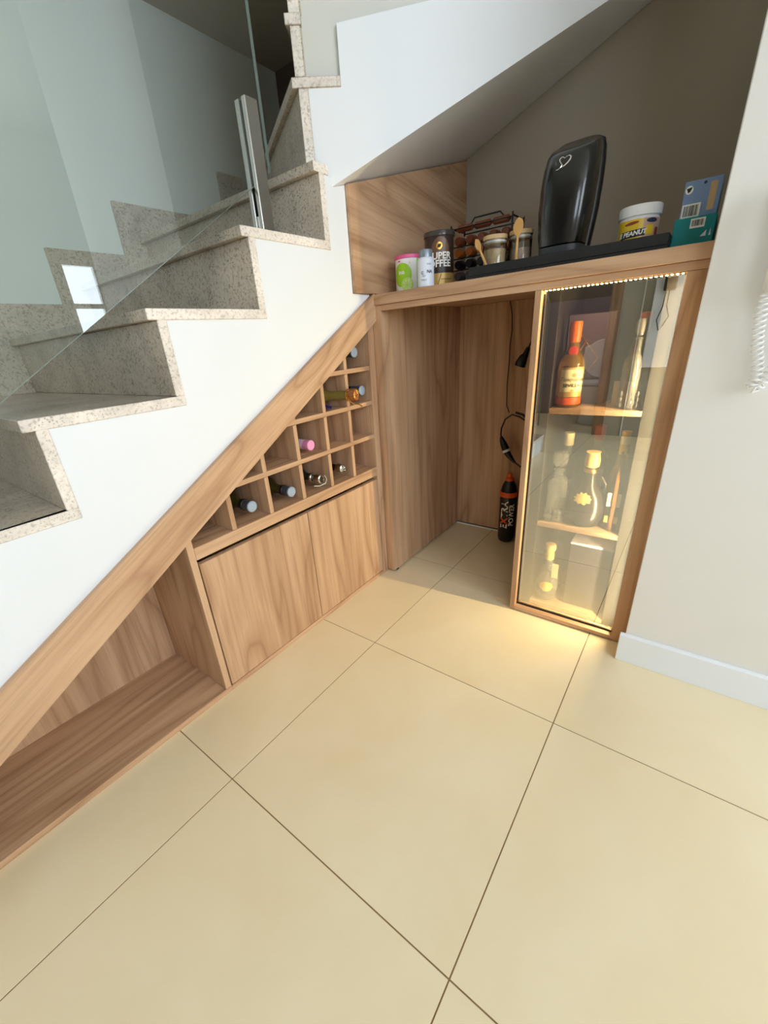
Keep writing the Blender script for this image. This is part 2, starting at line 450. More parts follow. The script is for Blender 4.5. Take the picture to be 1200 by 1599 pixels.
# winders, fanning from the inner corner
dg_d = Vector((0.677, -0.736)); dg_n = Vector((-0.736, -0.677)); D0 = Vector((0.28, 0.247))
def dg(t, out=0.0): q = D0 + dg_d * t + dg_n * out; return (q.x, q.y)
Z5, Z6 = 1.641, 1.765
def granite_part(name, poly, z0, z1, edge_n):
    o = MB().prism(poly, XY, z0, z1).build(name, [M['granite'], M['granite_e']], st, 0.0015)
    en = Vector((edge_n[0], edge_n[1], 0))
    for f in o.data.polygons:
        if f.normal.dot(en) > 0.8: f.material_index = 1
    return o
a5 = dg(-0.088, 0.004); b5 = dg(0.046, 0.004)
granite_part('tread', [a5, b5, dg(0.046, -0.03), (0.40, 0.29), (1.13, 0.29), (1.13, Y1 - 0.002), (0.806, Y1 - 0.002)], Z5 - TH, Z5, dg_n)
r5a = dg(-0.072, 0.003); r5b = dg(-0.045, 0.003)
granite_part('riser', [r5a, r5b, (0.86, Y1 - 0.002), (0.826, Y1 - 0.002)], zt(4), Z5 - TH, dg_n)
a6 = dg(-0.09, 0.004); b6 = dg(-0.046, 0.004)
granite_part('tread', [a6, b6, dg(-0.046, -0.05), (1.12, 0.40), (1.12, 0.86)], Z6 - TH, Z6, dg_n)
granite_part('riser', [dg(-0.078, 0.002), dg(-0.05, 0.002), (1.12, 0.78), (1.12, 0.81)], Z5, Z6 - TH, dg_n)
granite_part('riser', [dg(-0.078, 0.0), dg(-0.05, 0.0), (1.12, 0.48), (1.12, 0.51)], Z6, 2.24, dg_n)
# stone skirting on the far wall, one stepped piece per tread
for k in range(-3, 5):
    x = xn(k) - 0.078; z = zt(k)
    x2 = xn(k + 1) - 0.078 if k < 4 else 0.80
    MB().prism([(x, zt(k - 1) + 0.0), (xn(k) + 0.02, zt(k - 1)), (xn(k) + 0.02, z), (x2 + 0.001, z), (x2 + 0.001, z + 0.115), (x, z + 0.115)], XZ, Y1 - 0.014, Y1 - 0.0005).build('skirting', M['granite'], st, 0.001)
MB().prism([(0.70, Z5), (0.80, Z5), (0.80, Z5 + 0.115), (0.66, Z5 + 0.115), (0.66, zt(4) + 0.1155), (0.70, zt(4) + 0.1155)], XZ, Y1 - 0.014, Y1 - 0.0005).build('skirting', M['granite'], st, 0.001)
# white plastered stringer below the treads
prof = []
def fas_top(x): return 0.402 + 0.5597 * (x + 0.873)
for k in range(-3, 5):
    x = xn(k)
    prof += [(x + 0.042, zt(k - 1) - TH if k > -3 else 0.0), (x + 0.042, zt(k) - TH)]
prof = [(xn(-3) + 0.042, 0.0)] + prof[1:]
poly = prof[:-1] + [(0.240, zt(4) - TH), (0.28, 1.419), (0.28, 1.3985), (0.334, 1.412), (0.334, 1.1208), (0.425, 1.1208), (0.425, 1.05), (-0.2, 0.70), (-0.9, 0.30), (-1.45, 0.0)]
MB().prism(poly, XZ, P1, P1 + 0.09).build('stringer', M['white'], st)
# body of the flight behind the stringer, so that the stairs are solid
body = [(x + 0.04, z) for x, z in prof[:-1]] + [(0.30, zt(4) - TH - 0.01), (0.30, 1.2), (-0.50, 0.72), (-1.50, 0.02)]
MB().prism(body, XZ, P1 + 0.09, Y1 - 0.002).build('flight_slab', M['white'], st)
# diagonal face of the turn, its raking underside, and the greyer wall above it
def soff(x, y): return 1.414 + 0.272 * (x - 0.334) - 0.3825 * (y - 0.247)
TE = (XB - 0.004 - 0.28) / 0.677
def dgf(u, v, w_): q = dg(u, -w_); return (q[0], q[1], v)
E_ = dg(TE)
MB().prism([(-0.045, zt(4)), (0, soff(*dg(0))), (TE, soff(*E_)), (TE, 2.20), (0.31, 1.782), (0.046, 1.744), (0.046, Z5 - TH), (-0.045, Z5 - TH)], dgf, 0, 0.05).build('stringer', M['white'], st)
so = [(0.275, 0.249), (XB - 0.004, 0.249), (XB - 0.004, E_[1] - 0.004)]
MB().add([(x, y, soff(x, y)) for x, y in so] + [(x, y, soff(x, y) + 0.03) for x, y in so], [(2, 1, 0), (3, 4, 5), (0, 1, 4, 3), (1, 2, 5, 4), (2, 0, 3, 5)]).build('soffit', M['white'], st)
struct(MB().prism([(-0.05, Z5), (0.07, Z5), (0.07, 1.70), (TE, 2.1), (TE, ZC), (-0.05, ZC)], dgf, 0.012, 0.052).build('wall_upper_flight', M['greyw']), 'pale grey wall rising above the turn of the stairs', 'wall')

# ---- frameless glass balustrade with its steel clamp
gr = thing('glass_balustrade', (0.01, 0.27, 1.258), 'frameless greenish glass balustrade standing on the granite stairs', 'balustrade')
g_bot = lambda x: 0.917 + 0.644 * (x + 0.684)
gp = [(-1.75, g_bot(-1.75)), (0.056, g_bot(0.056)), (0.056, g_bot(0.056) + 0.90), (-1.75, g_bot(-1.75) + 0.90)]
pane = MB().prism(gp, XZ, 0.266, 0.276).build('glass_pane', [M['pane_stair'], M['clear'], M['pane_edge']], gr)
for f in pane.data.polygons:
    f.material_index = 0 if f.normal.y < -0.9 else (1 if f.normal.y > 0.9 else 2)
cl = []
for y0, y1 in ((0.251, 0.2655), (0.2765, 0.291)):
    cl.append(box('clamp_plate', M['steel'], gr, -0.010, 0.028, y0, y1, 1.2582, 1.525, 0.0015))
box('clamp_spacer', M['steel'], gr, -0.010, 0.028, 0.2655, 0.2765, 1.2582, 1.29, 0.0005)
box('gasket', M['steel_d'], gr, -0.007, 0.026, 0.2657, 0.2662, 1.29, 1.523, 0.0); box('gasket', M['steel_d'], gr, -0.007, 0.026, 0.2763, 0.2767, 1.29, 1.523, 0.0)

# ================================================================== UNDER-STAIR CABINET
uc = thing('under_stair_cabinet', (-0.2, 0.25, 0), 'triangular oak under-stair cabinet with open shelf, wine rack and two doors', 'cabinet')
def W(name, axis, *b, bev=0.001): return box(name, M['wood_' + axis], uc, *b, bevel=bev)
fb = lambda x: 0.2495 + 0.5837 * (x + 0.927)
XL = -1.34
MB().prism([(XL, fas_top(XL)), (0.434, 1.1225), (0.434, 1.035), (XL, max(0.0, fb(XL)))], XZ, 0.230, P1 - 0.0005).build('fascia_board', M['wood_d'], uc, 0.001)
YB = 0.55
W('base_panel', 'x', -1.33, -0.421, P1, YB + 0.01, 0.0, 0.018)
W('base_panel', 'x', -0.4205, 0.4338, P1 + 0.0, YB + 0.01, 0.0, 0.017)
MB().prism([(-1.3, 0.018), (-0.441, 0.018), (-0.441, 0.545), (-1.3, 0.05)], XZ, YB, YB + 0.012).build('back_panel', M['wood_z'], uc)
MB().prism([(P1, 0.0185), (YB + 0.01, 0.0185), (YB + 0.01, 0.55), (P1, 0.545)], YZ, -0.4405, -0.4215).build('partition', M['wood_z'], uc, 0.0008)
W('shelf', 'x', -0.421, 0.3995, P1, YB, 0.467, 0.503)
W('stile', 'z', 0.400, 0.4335, P1 - 0.002, 0.266, 0.0, 1.083)
W('side_panel', 'z', 0.400, 0.418, 0.2665, YB, 0.018, 1.05)
MB().prism([(-0.42, 0.504), (0.3995, 0.504), (0.3995, 1.03), (-0.42, 0.54)], XZ, YB, YB + 0.012).build('back_panel', M['wood_z2'], uc)
# doors
for x0, x1, mt in ((-0.4175, -0.0075, 'wood_z2'), (-0.0045, 0.3965, 'wood_z')):
    box('door', M[mt], uc, x0, x1, P1 - 0.001, P1 + 0.017, 0.0205, 0.4525, 0.0012)
# wine rack: uprights and shelves, each a board (halved over each other)
RY0, RY1 = P1 + 0.003, YB - 0.002
ups = (-0.287, -0.147, -0.004, 0.137, 0.265)
levels = (0.629, 0.757, 0.881)
TB = 0.0075
for x in ups:
    ztop = fb(x) + 0.012
    zc = 0.503
    for z in list(levels) + [None]:
        hi = ztop if z is None else min(z - TB, ztop)
        if hi - zc > 0.01:
            MB().prism([(x - TB, zc), (x + TB, zc), (x + TB, hi), (x - TB, hi - 0.002)], XZ, RY0, RY1).build('rack_divider', M['wood_z'], uc, 0.0006)
        if z is None or z + TB > ztop: break
        zc = z + TB
for z in levels:
    xl = (z - 0.2495) / 0.5837 - 0.927 - 0.03
    MB().prism([(xl, z - TB), (0.3995, z - TB), (0.3995, z + TB), (xl + 0.02, z + TB)], XZ, RY0, RY1).build('rack_shelf', M['wood_x'], uc, 0.0006)

# ================================================================== BAR
ct = struct_ct = thing('bar_counter', (0.44, -0.2, 1.085), 'oak bar counter slab carrying the coffee things', 'counter')
MB().box(0.426, XB - 0.001, -0.7015, 0.252, 1.085, 1.118).build('worktop', M['wood_y'], ct, 0.0012)
nb = thing('bar_niche', (0.44, 0.2, 0), 'oak lined open niche below the bar counter', 'cabinet')
def N(name, axis, *b, bev=0.001): return box(name, M['wood_' + axis], nb, *b, bevel=bev)
N('side_panel', 'z', 0.434, 1.066, 0.2085, 0.2455, 0.008, 1.0845)
N('back_panel', 'z', 1.066, 1.082, -0.335, 0.2455, 0.012, 1.0845)
N('top_rail', 'y', 0.434, 0.452, -0.7015, 0.2083, 1.066, 1.0845)
MB().lathe([(0.0, 0.0), (0.016, 0.0), (0.018, 0.002), (0.014, 0.008), (0.0, 0.008)], (0.462, 0.226, 0.0002), n=16).build('foot', M['black'], nb)
box('wall_sealant', M['white_p'], nb, 1.062, 1.066, -0.335, 0.2083, 0.0, 0.006, 0.0)
# oak panel on the wall over the counter
wp = MB().prism([(0.334, 1.1215), (XB - 0.003, 1.1215), (XB - 0.003, soff(XB, 0.24) - 0.004), (0.334, soff(0.334, 0.24) - 0.004)], XZ, 0.232, P1 - 0.0008).build('wall_panel', M['wood_p'], None, 0.001, origin=(0.334, 0.24, 1.1215))
tag(wp, 'oak veneer panel on the wall at the left end of the counter', 'wall panel')

# ---- glass-fronted display cabinet
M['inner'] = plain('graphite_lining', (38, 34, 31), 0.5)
dc = thing('display_cabinet', (0.5, -0.5, 0), 'oak bottle cabinet with tall reflecting glass door and warm light strip', 'cabinet')
def Dp(name, axis, *b, bev=0.001): return box(name, M['wood_' + axis], dc, *b, bevel=bev)
XG = 0.458
Dp('frame_stile', 'z', 0.434, 0.475, -0.340, -0.322, 0.004, 1.0655)
Dp('frame_stile', 'z', 0.434, 0.475, -0.7015, -0.662, 0.004, 1.0655)
Dp('frame_rail', 'y', 0.434, 0.475, -0.662, -0.340, 0.004, 0.019)
Dp('frame_rail', 'y', 0.4525, 0.475, -0.662, -0.340, 1.0655, 1.0845)
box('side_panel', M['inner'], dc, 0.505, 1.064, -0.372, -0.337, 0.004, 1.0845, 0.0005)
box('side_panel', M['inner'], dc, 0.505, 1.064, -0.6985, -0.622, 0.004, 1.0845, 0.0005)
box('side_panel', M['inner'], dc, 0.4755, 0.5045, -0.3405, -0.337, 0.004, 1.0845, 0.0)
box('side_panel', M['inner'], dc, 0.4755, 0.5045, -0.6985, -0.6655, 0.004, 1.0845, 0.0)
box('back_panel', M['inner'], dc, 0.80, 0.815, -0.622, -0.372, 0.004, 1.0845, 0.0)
for z in (0.004, 0.332, 0.722): Dp('shelf', 'y', 0.505, 0.799, -0.6215, -0.3725, z, z + 0.016)
gd = MB().box(XG, XG + 0.005, -0.6615, -0.3405, 0.0195, 1.0605).build('glass_door', [M['pane_bar'], M['clear'], M['pane_edge']], dc)
for f in gd.data.polygons: f.material_index = 0 if f.normal.x < -0.9 else (1 if f.normal.x > 0.9 else 2)
gd['label'] = 'bronze tinted mirror-like glass pane'
box('door_gasket', M['black_m'], dc, XG - 0.004, XG, -0.6615, -0.3405, 0.0195, 0.026, 0.0); box('door_gasket', M['black_m'], dc, XG - 0.004, XG, -0.345, -0.3405, 0.026, 1.056, 0.0)
ls = box('light_strip', M['led_base'], dc, 0.4405, 0.4485, -0.660, -0.342, 1.0635, 1.0655, 0.0)
ls['label'] = 'glowing warm light strip'
for i in range(30):
    y = -0.347 - i * 0.01055
    MB().box(0.4425, 0.4465, y - 0.0040, y, 1.0620, 1.0635).build('light_diode', M['led'], ls)
# unseen upright strip added inside the right stile, for the floor glow and bottles
vs_ = box('light_strip', M['led_base'], dc, 0.4655, 0.4740, -0.6618, -0.6606, 0.03, 1.05, 0.0)
vs_['label'] = 'upright warm light strip added inside the right stile for the floor glow'
for i in range(34):
    z = 0.035 + i * 0.030
    o = MB().box(0.4665, 0.4730, -0.6606, -0.6592, z, z + 0.018).build('light_diode', [M['led_base'], M['led_v']], vs_)
    for f in o.data.polygons: f.material_index = 1 if f.normal.y > 0.9 else 0

# ================================================================== WINE BOTTLES IN THE RACK (necks to the front)
M['olive'] = glassy('olive_glass', (0.16, 0.15, 0.03, 1), 0.05, 0.75)
M['greeng'] = glassy('dark_green_glass', (0.03, 0.06, 0.035, 1), 0.05, 0.5)
M['darkg'] = plain('near_black_glass', (20, 19, 18), 0.12)
M['cap_grey'] = plain('blue_grey_foil', (82, 90, 100), 0.35, 0.3)
M['cap_end'] = plain('pale_blue_cap_end', (150, 168, 190), 0.4, 0.1)
M['cap_pink'] = plain('pink_foil', (236, 158, 206), 0.4)
M['cap_lilac'] = plain('pale_lilac_foil', (208, 190, 214), 0.4)
M['cork'] = cloudy('champagne_cork', (150, 88, 52), (186, 120, 76), 90, 0.7)
M['blue_f'] = plain('violet_blue_foil', (52, 48, 150), 0.3, 0.4)
def wine(label, x, z, yend, glass, cap, end, cap_len=0.05, ring=None, tilt=(0, 0), r=0.0375):
    """bottle lying along y, mouth at y = yend"""
    c = Vector((x, yend, z)); ax = Vector((tilt[0], 1, tilt[1])).normalized()
    t = thing('wine_bottle', (x, yend, z - 0.014), label, 'bottle', 'wine bottles lying in the rack')
    L = 0.285
    g = [(0.0150, 0.012), (0.0150, 0.07), (0.018, 0.085), (0.028, 0.105), (r, 0.125), (r, L - 0.006), (r - 0.006, L), (0.0, L - 0.012)]
    MB().lathe(g, c, ax, 28).build('glass_body', glass, t)
    MB().lathe([(0.0155, 0.004), (0.0172, 0.006), (0.0172, 0.020), (0.0164, 0.022), (0.0164, cap_len), (0.0128, cap_len)], c, ax, 24).build('capsule', cap, t)
    MB().lathe([(0.0, 0.0), (0.0145, 0.0), (0.0172, 0.002), (0.0172, 0.006)], c, ax, 24).build('capsule_end', end, t)
    if ring: MB().lathe([(0.0166, 0.034), (0.0178, 0.035), (0.0178, 0.046), (0.0166, 0.047)], c, ax, 24).build('neck_ring', ring, t)
    return t
wine('grey-capped wine bottle in the topmost cell of the rack', 0.337, 0.940, 0.262, M['darkg'], M['cap_grey'], M['cap_end'])
wine('grey-capped dark bottle in the right cell beside the gold-wired sparkling bottle', 0.365, 0.806, 0.262, M['darkg'], M['cap_grey'], M['cap_end'], r=0.031)
wine('pink-capped wine bottle in the middle of the rack', 0.068, 0.667, 0.262, M['darkg'], M['cap_pink'], M['cap_pink'], 0.03, r=0.029)
wine('grey-capped olive wine bottle in the lowest row, nearest the open shelf', -0.208, 0.545, 0.258, M['olive'], M['cap_grey'], M['cap_end'], 0.036, M['black'])
wine('grey-capped olive wine bottle in the lowest row, second from the open shelf', -0.049, 0.540, 0.258, M['olive'], M['cap_grey'], M['cap_end'], 0.036, M['black'], r=0.0355)
# lilac sleeve of the pink capsule
q = [o for o in bpy.data.objects if o.name.startswith('wine_bottle') and o.get('label', '').startswith('pink')][0]
MB().lathe([(0.0164, 0.030), (0.0168, 0.031), (0.0168, 0.058), (0.0150, 0.059)], (0.068, 0.262, 0.667), (0, 1, 0), 24).build('capsule_sleeve', M['cap_lilac'], q)
# two bottles with steel stoppers
def stoppered(label, x, z, yend, glass, lever):
    t = thing('stoppered_bottle', (x, yend, z - 0.014), label, 'bottle', 'wine bottles lying in the rack')
    c = (x, yend, z)
    MB().lathe([(0.0120, 0.028), (0.0125, 0.075), (0.016, 0.088), (0.028, 0.11), (0.034, 0.135), (0.034, 0.275), (0.030, 0.285), (0.0, 0.275)], c, (0, 1, 0), 28).build('glass_body', glass, t)
    MB().lathe([(0.0, 0.0), (0.013, 0.0), (0.0165, 0.003), (0.0165, 0.030), (0.0140, 0.034), (0.0124, 0.034)], c, (0, 1, 0), 24).build('steel_stopper', M['silver'], t)
    if lever:
        MB().tube([(x + 0.010, yend - 0.004, z + 0.012), (x + 0.017, yend - 0.006, z - 0.004), (x + 0.010, yend - 0.004, z - 0.018), (x - 0.012, yend + 0.004, z - 0.022), (x - 0.030, yend + 0.014, z - 0.019)], 0.0022, 8).build('stopper_lever', M['silver'], t)
        MB().lathe([(0.016, 0.040), (0.0185, 0.043), (0.0185, 0.050), (0.016, 0.053)], c, (0, 1, 0), 24).build('neck_collar', M['silver'], t)
    else:
        for dx in (-0.006, 0.006): box('stopper_wing', M['silver'], t, x + dx - 0.0018, x + dx + 0.0018, yend - 0.006, yend + 0.002, z - 0.010, z + 0.010, 0.0006)
        box('stopper_bridge', M['silver'], t, x - 0.006, x + 0.006, yend - 0.005, yend, z - 0.002, z + 0.002, 0.0005)
stoppered('dark green bottle with lever stopper in the lowest row of the rack', 0.0945, 0.541, 0.258, M['greeng'], True)
stoppered('near-black bottle with winged steel stopper in the lowest row of the rack', 0.216, 0.545, 0.262, M['darkg'], False)
# sparkling wine with wire cage and cork
sp = thing('sparkling_bottle', (0.21, 0.29, 0.79), 'sparkling wine bottle with brown cork in a gold wire cage', 'bottle', 'wine bottles lying in the rack')
c = Vector((0.258, 0.202, 0.806)); ax = Vector((-0.30, 0.954, 0.0)).normalized(); e1 = ax.orthogonal().normalized(); e2 = ax.cross(e1)
M['gold_g'] = glassy('golden_green_glass', (0.42, 0.33, 0.08, 1), 0.05, 0.6)
MB().lathe([(0.0145, 0.032), (0.0150, 0.10), (0.022, 0.125), (0.034, 0.155), (0.0355, 0.175), (0.0355, 0.242), (0.031, 0.25), (0.0, 0.24)], c, ax, 28).build('glass_body', M['gold_g'], sp)
MB().lathe([(0.0, 0.0), (0.015, 0.0), (0.0185, 0.004), (0.0185, 0.020), (0.0140, 0.030), (0.0140, 0.038)], c, ax, 24).build('cork', M['cork'], sp)
for h, r in ((0.003, 0.0200), (0.034, 0.0195)):
    MB().tube([c + ax * h + (e1 * math.cos(2 * PI * i / 20) + e2 * math.sin(2 * PI * i / 20)) * r for i in range(20)], 0.0015, 6, closed=True).build('cage_ring', M['gold'], sp)
for a in range(4):
    d_ = e1 * math.cos(a * H + 0.5) + e2 * math.sin(a * H + 0.5)
    MB().tube([c + ax * -0.0015 + d_ * 0.004, c + ax * 0.000 + d_ * 0.017, c + ax * 0.006 + d_ * 0.0200, c + ax * 0.034 + d_ * 0.0195], 0.0014, 6).build('cage_wire', M['gold'], sp)
MB().tube([c + Vector((-0.014, 0.034, 0.012)), c + Vector((-0.032, 0.016, 0.000)), c + Vector((-0.034, 0.008, -0.016)), c + Vector((-0.018, 0.0, -0.029)), c + Vector((0.004, -0.004, -0.033)), c + Vector((0.016, -0.004, -0.042)), c + Vector((0.021, -0.004, -0.036))], 0.0017, 6).build('cage_loop', M['gold'], sp)
# scrap of blue foil lying in the same cell
mb = MB(); pts = []
for i in range(7):
    for j in range(4): pts.append((0.150 + i * 0.0065, 0.262 + j * 0.012, 0.7660 + 0.010 * abs(math.sin(i * 1.3 + j * 2.1)) + (0.006 if j in (1, 2) else 0)))
fs = [(i * 4 + j, i * 4 + j + 1, (i + 1) * 4 + j + 1, (i + 1) * 4 + j) for i in range(6) for j in range(3)]
mb.add(pts + [(x, y, z - 0.0012) for x, y, z in pts], fs + [tuple(28 + k for k in reversed(f)) for f in fs])
tag(mb.build('foil_wrapper', M['blue_f'], None, origin=(0.17, 0.28, 0.7645)), 'crumpled violet-blue foil wrapper below the sparkling wine bottle', 'foil')

# ================================================================== ON THE COUNTER
ZT = 1.1182
M['lime'] = plain('lime_green_print', (158, 214, 40), 0.4)
M['lime_l'] = plain('pale_lime_print', (206, 236, 140), 0.4)
M['pink'] = plain('pink_lid', (226, 96, 150), 0.35)
M['greyblue'] = plain('grey_blue_cap', (140, 152, 166), 0.3, 0.4)
M['lav'] = plain('cool_white_plastic', (220, 226, 240), 0.35)
M['ink_b'] = plain('navy_ink', (40, 50, 76), 0.5)
M['coffee'] = plain('dark_brown_print', (52, 38, 32), 0.35)
M['coffee2'] = plain('warm_brown_print', (112, 78, 58), 0.35)
M['lid_t'] = plain('smoky_lid', (70, 62, 60), 0.2)

# lime drink-mix can
C = (0.535, 0.153, ZT); t = thing('drink_mix_can', C, 'white and lime green drink mix can with pink lid', 'can'); R_ = 0.0440; a0 = facing(C)
MB().lathe([(0.0, 0.0), (R_ - 0.001, 0.0), (R_, 0.002), (R_, 0.104), (R_ - 0.001, 0.106), (0.0, 0.106)], C, n=48).build('body', M['white_p'], t)
MB().lathe([(R_ + 0.0006, 0.100), (R_ + 0.002, 0.101), (R_ + 0.002, 0.110), (R_, 0.112), (0.0, 0.112)], C, n=48).build('lid', M['pink'], t)
f = cylmap(C, R_, a0)
f2 = cylmap(C, R_, a0, 0.0011); f3 = cylmap(C, R_, a0, 0.0015)
put2d(MB(), *disc2d(0.034, 5, 36, 1.0, 1.05), f, -0.022, 0.052).build('green_print', M['lime'], t)
put2d(MB(), *rect2d(0.007, 0.098), f, 0.035, 0.051).build('green_print', M['lime'], t)
put2d(MB(), *disc2d(0.021, 4, 32), f2, -0.004, 0.022).build('lime_slice_print', M['lime_l'], t)
mb = MB()
for i in range(8): put2d(mb, *rect2d(0.015, 0.0012, 3), f3, -0.004 + 0.009 * math.cos(i * PI / 4), 0.022 + 0.009 * math.sin(i * PI / 4), i * PI / 4)
put2d(mb, *ring2d(0.0175, 0.0188), f3, -0.004, 0.022)
mb.build('lime_slice_lines', M['lime'], t)
put2d(MB(), *text2d('ino', 0.017, bold=0.0006), f3, -0.024, 0.060).build('lettering', M['white_i'], t)
put2d(MB(), *rect2d(0.009, 0.004, 2), f3, -0.032, 0.093).build('small_print', M['pink'], t)
put2d(MB(), *text2d('A', 0.007), f3, 0.006, 0.086).build('lettering', M['lime'], t)

# white supplement bottle
C = (0.466, 0.043, ZT); t = thing('supplement_bottle', C, 'small white supplement bottle with silvery cap between two cans', 'bottle'); R_ = 0.0268; a0 = facing(C)
MB().lathe([(0.0, 0.0), (R_ - 0.003, 0.0), (R_, 0.003), (R_, 0.076), (R_ - 0.002, 0.081), (0.022, 0.084), (0.0, 0.084)], C, n=40).build('body', M['lav'], t)
MB().lathe([(0.0215, 0.084), (0.0215, 0.102), (0.020, 0.105), (0.0, 0.105)], C, n=40).build('cap', M['greyblue'], t)
f = cylmap(C, R_, a0)
mb = MB(); put2d(mb, *text2d('C', 0.011, bold=0.0003), f, -0.011, 0.040); put2d(mb, *text2d('NA', 0.012, bold=0.0005), f, 0.012, 0.043); put2d(mb, *text2d('ITAY', 0.007), f, 0.011, 0.063)
mb.build('lettering', M['ink_b'], t)
mb = MB()
for z, w_ in ((0.033, 0.012), (0.030, 0.010), (0.022, 0.022), (0.019, 0.018)): put2d(mb, *rect2d(w_, 0.0011, 4), f, -0.006, z)
mb.build('small_print', M['greyblue'], t)

# coffee can
C = (0.588, 0.060, ZT); t = thing('coffee_can', C, 'tall dark brown coffee can with clear lid and gold foot', 'can'); R_ = 0.0490; a0 = facing(C)
MB().lathe([(0.0, 0.0), (R_ - 0.001, 0.0), (R_, 0.002), (R_, 0.162), (R_ - 0.001, 0.164), (0.0, 0.164)], C, n=48).build('body', M['coffee'], t)
MB().lathe([(R_ + 0.0006, 0.152), (R_ + 0.0025, 0.154), (R_ + 0.0030, 0.164), (R_ + 0.001, 0.168), (0.0, 0.168)], C, n=48).build('lid', M['lid_t'], t)
MB().lathe([(R_ + 0.0006, 0.004), (R_ + 0.0006, 0.046)], C, n=48).build('gold_band', M['goldp'], t)
f = cylmap(C, R_, a0, 0.0008); f2 = cylmap(C, R_, a0, 0.0014)
put2d(MB(), *disc2d(0.030, 5, 36, 1.0, 1.25), f, 0.004, 0.112).build('brown_print', M['coffee2'], t)
put2d(MB(), *disc2d(0.0105, 3, 28), f2, 0.000, 0.124).build('emblem', M['gold'], t)
mb = MB(); f3 = cylmap(C, R_, a0, 0.0019)
put2d(mb, *disc2d(0.0062, 2, 20, 0.45, 1.0), f3, -0.0022, 0.124, -0.4); put2d(mb, *disc2d(0.0062, 2, 20, 0.45, 1.0), f3, 0.0026, 0.124, -0.4)
mb.build('emblem_bean', M['black_i'], t)
mb = MB()
put2d(mb, *text2d('SUPER', 0.0275, 'RIGHT', bold=0.0008), f2, 0.040, 0.095); put2d(mb, *text2d('COFFEE', 0.0275, 'RIGHT', bold=0.0008), f2, 0.040, 0.073)
mb.build('lettering', M['white_i'], t)
mb = MB(); put2d(mb, *rect2d(0.002, 0.040, 1), f2, 0.0, 0.025, -0.35); put2d(mb, *rect2d(0.04, 0.0016, 6), f2, 0.026, 0.028)
mb.build('band_lines', M['black_i'], t)

# long black tray
ty0, ty1, tx0, tx1 = -0.612, -0.112, 0.455, 0.652
tr = thing('serving_tray', ((tx0 + tx1) / 2, (ty0 + ty1) / 2, ZT), 'long black tray under the coffee machine and jars', 'tray')
box('tray_floor', M['black_m'], tr, tx0, tx1, ty0, ty1, ZT, ZT + 0.010, 0.001)
box('tray_rim', M['black_m'], tr, tx0, tx0 + 0.008, ty0, ty1, ZT + 0.0101, ZT + 0.034, 0.001)
box('tray_rim', M['black_m'], tr, tx1 - 0.008, tx1, ty0, ty1, ZT + 0.0101, ZT + 0.034, 0.001)
box('tray_rim', M['black_m'], tr, tx0 + 0.0081, tx1 - 0.0081, ty0, ty0 + 0.008, ZT + 0.0101, ZT + 0.034, 0.001)
box('tray_rim', M['black_m'], tr, tx0 + 0.0081, tx1 - 0.0081, ty1 - 0.008, ty1, ZT + 0.0101, ZT + 0.034, 0.001)
ZTR = ZT + 0.0103

# capsule rack: wire frame with a bent handle, rows of coffee capsules
M['cap_b'] = plain('chestnut_capsule', (112, 58, 36), 0.3)
M['cap_a'] = plain('amber_capsule', (150, 82, 34), 0.28)
M['cap_k'] = plain('black_capsule', (22, 21, 22), 0.3)
M['cap_s'] = plain('graphite_capsule', (92, 88, 86), 0.3, 0.4)
M['cap_lid'] = plain('capsule_lid', (206, 196, 180), 0.35, 0.3)
kx = 0.716; ky0, ky1 = -0.160, 0.054
cr = thing('capsule_rack', (kx, (ky0 + ky1) / 2, ZT), 'black wire capsule rack with bent carrying handle behind the coffee can', 'rack')
for y in (ky0, ky1):
    for x in (kx - 0.052, kx + 0.052): MB().tube([(x, y, ZT), (x, y, 1.3125)], 0.0028, 8).build('upright', M['black'], cr)
    MB().tube([(kx - 0.052, y, 1.3045), (kx + 0.052, y, 1.3045)], 0.0025, 8).build('end_bar', M['black'], cr)
for z in (1.142, 1.177, 1.212, 1.247, 1.3005):
    for x in (kx - 0.052, kx + 0.052): MB().tube([(x, ky0, z), (x, ky1, z)], 0.0020, 6).build('rail', M['black'], cr)
MB().tube([(kx, ky1 - 0.036, 1.3005), (kx, ky1 - 0.062, 1.3325), (kx, ky0 + 0.062, 1.3325), (kx, ky0 + 0.032, 1.3005)], 0.0026, 8).build('handle', M['black'], cr)
box('floor_plate', M['black_m'], cr, kx - 0.05, kx + 0.05, ky0 + 0.004, ky1 - 0.004, ZT + 0.0005, ZT + 0.003, 0.0)
proto = {}
rows = [(1.1445, 'cap_s', 'graphite'), (1.1795, 'cap_k', 'black'), (1.2145, 'cap_a', 'amber'), (1.2495, 'cap_b', 'chestnut')]
for z, mk, word in rows:
    for i in range(5):
        y = ky0 + 0.024 + i * 0.0415
        if mk not in proto:
            t = thing('coffee_capsule', (0, 0, 0), '%s coffee capsule lying in its row of the wire rack' % word, 'capsule', '%s capsules in the wire rack' % word)
            MB().lathe([(0.0, 0.001), (0.0120, 0.0), (0.0128, 0.002), (0.0158, 0.030), (0.0164, 0.036)], (-0.045, 0, 0.0164), (1, 0, 0), 20).build('cup', M[mk], t)
            MB().lathe([(0.0166, 0.036), (0.0178, 0.0365), (0.0178, 0.038), (0.0, 0.039)], (-0.045, 0, 0.0164), (1, 0, 0), 20).build('foil_lid', M['cap_lid'], t)
            proto[mk] = t
        else: t = copy_tree(proto[mk])
        t.location = (kx - 0.004, y, z - 0.001)
        t['label'] = '%s coffee capsule in the wire rack, %s' % (word, ('nearest the coffee machine', 'second from the coffee machine', 'in the middle of its row', 'second from the coffee can', 'nearest the coffee can')[i])
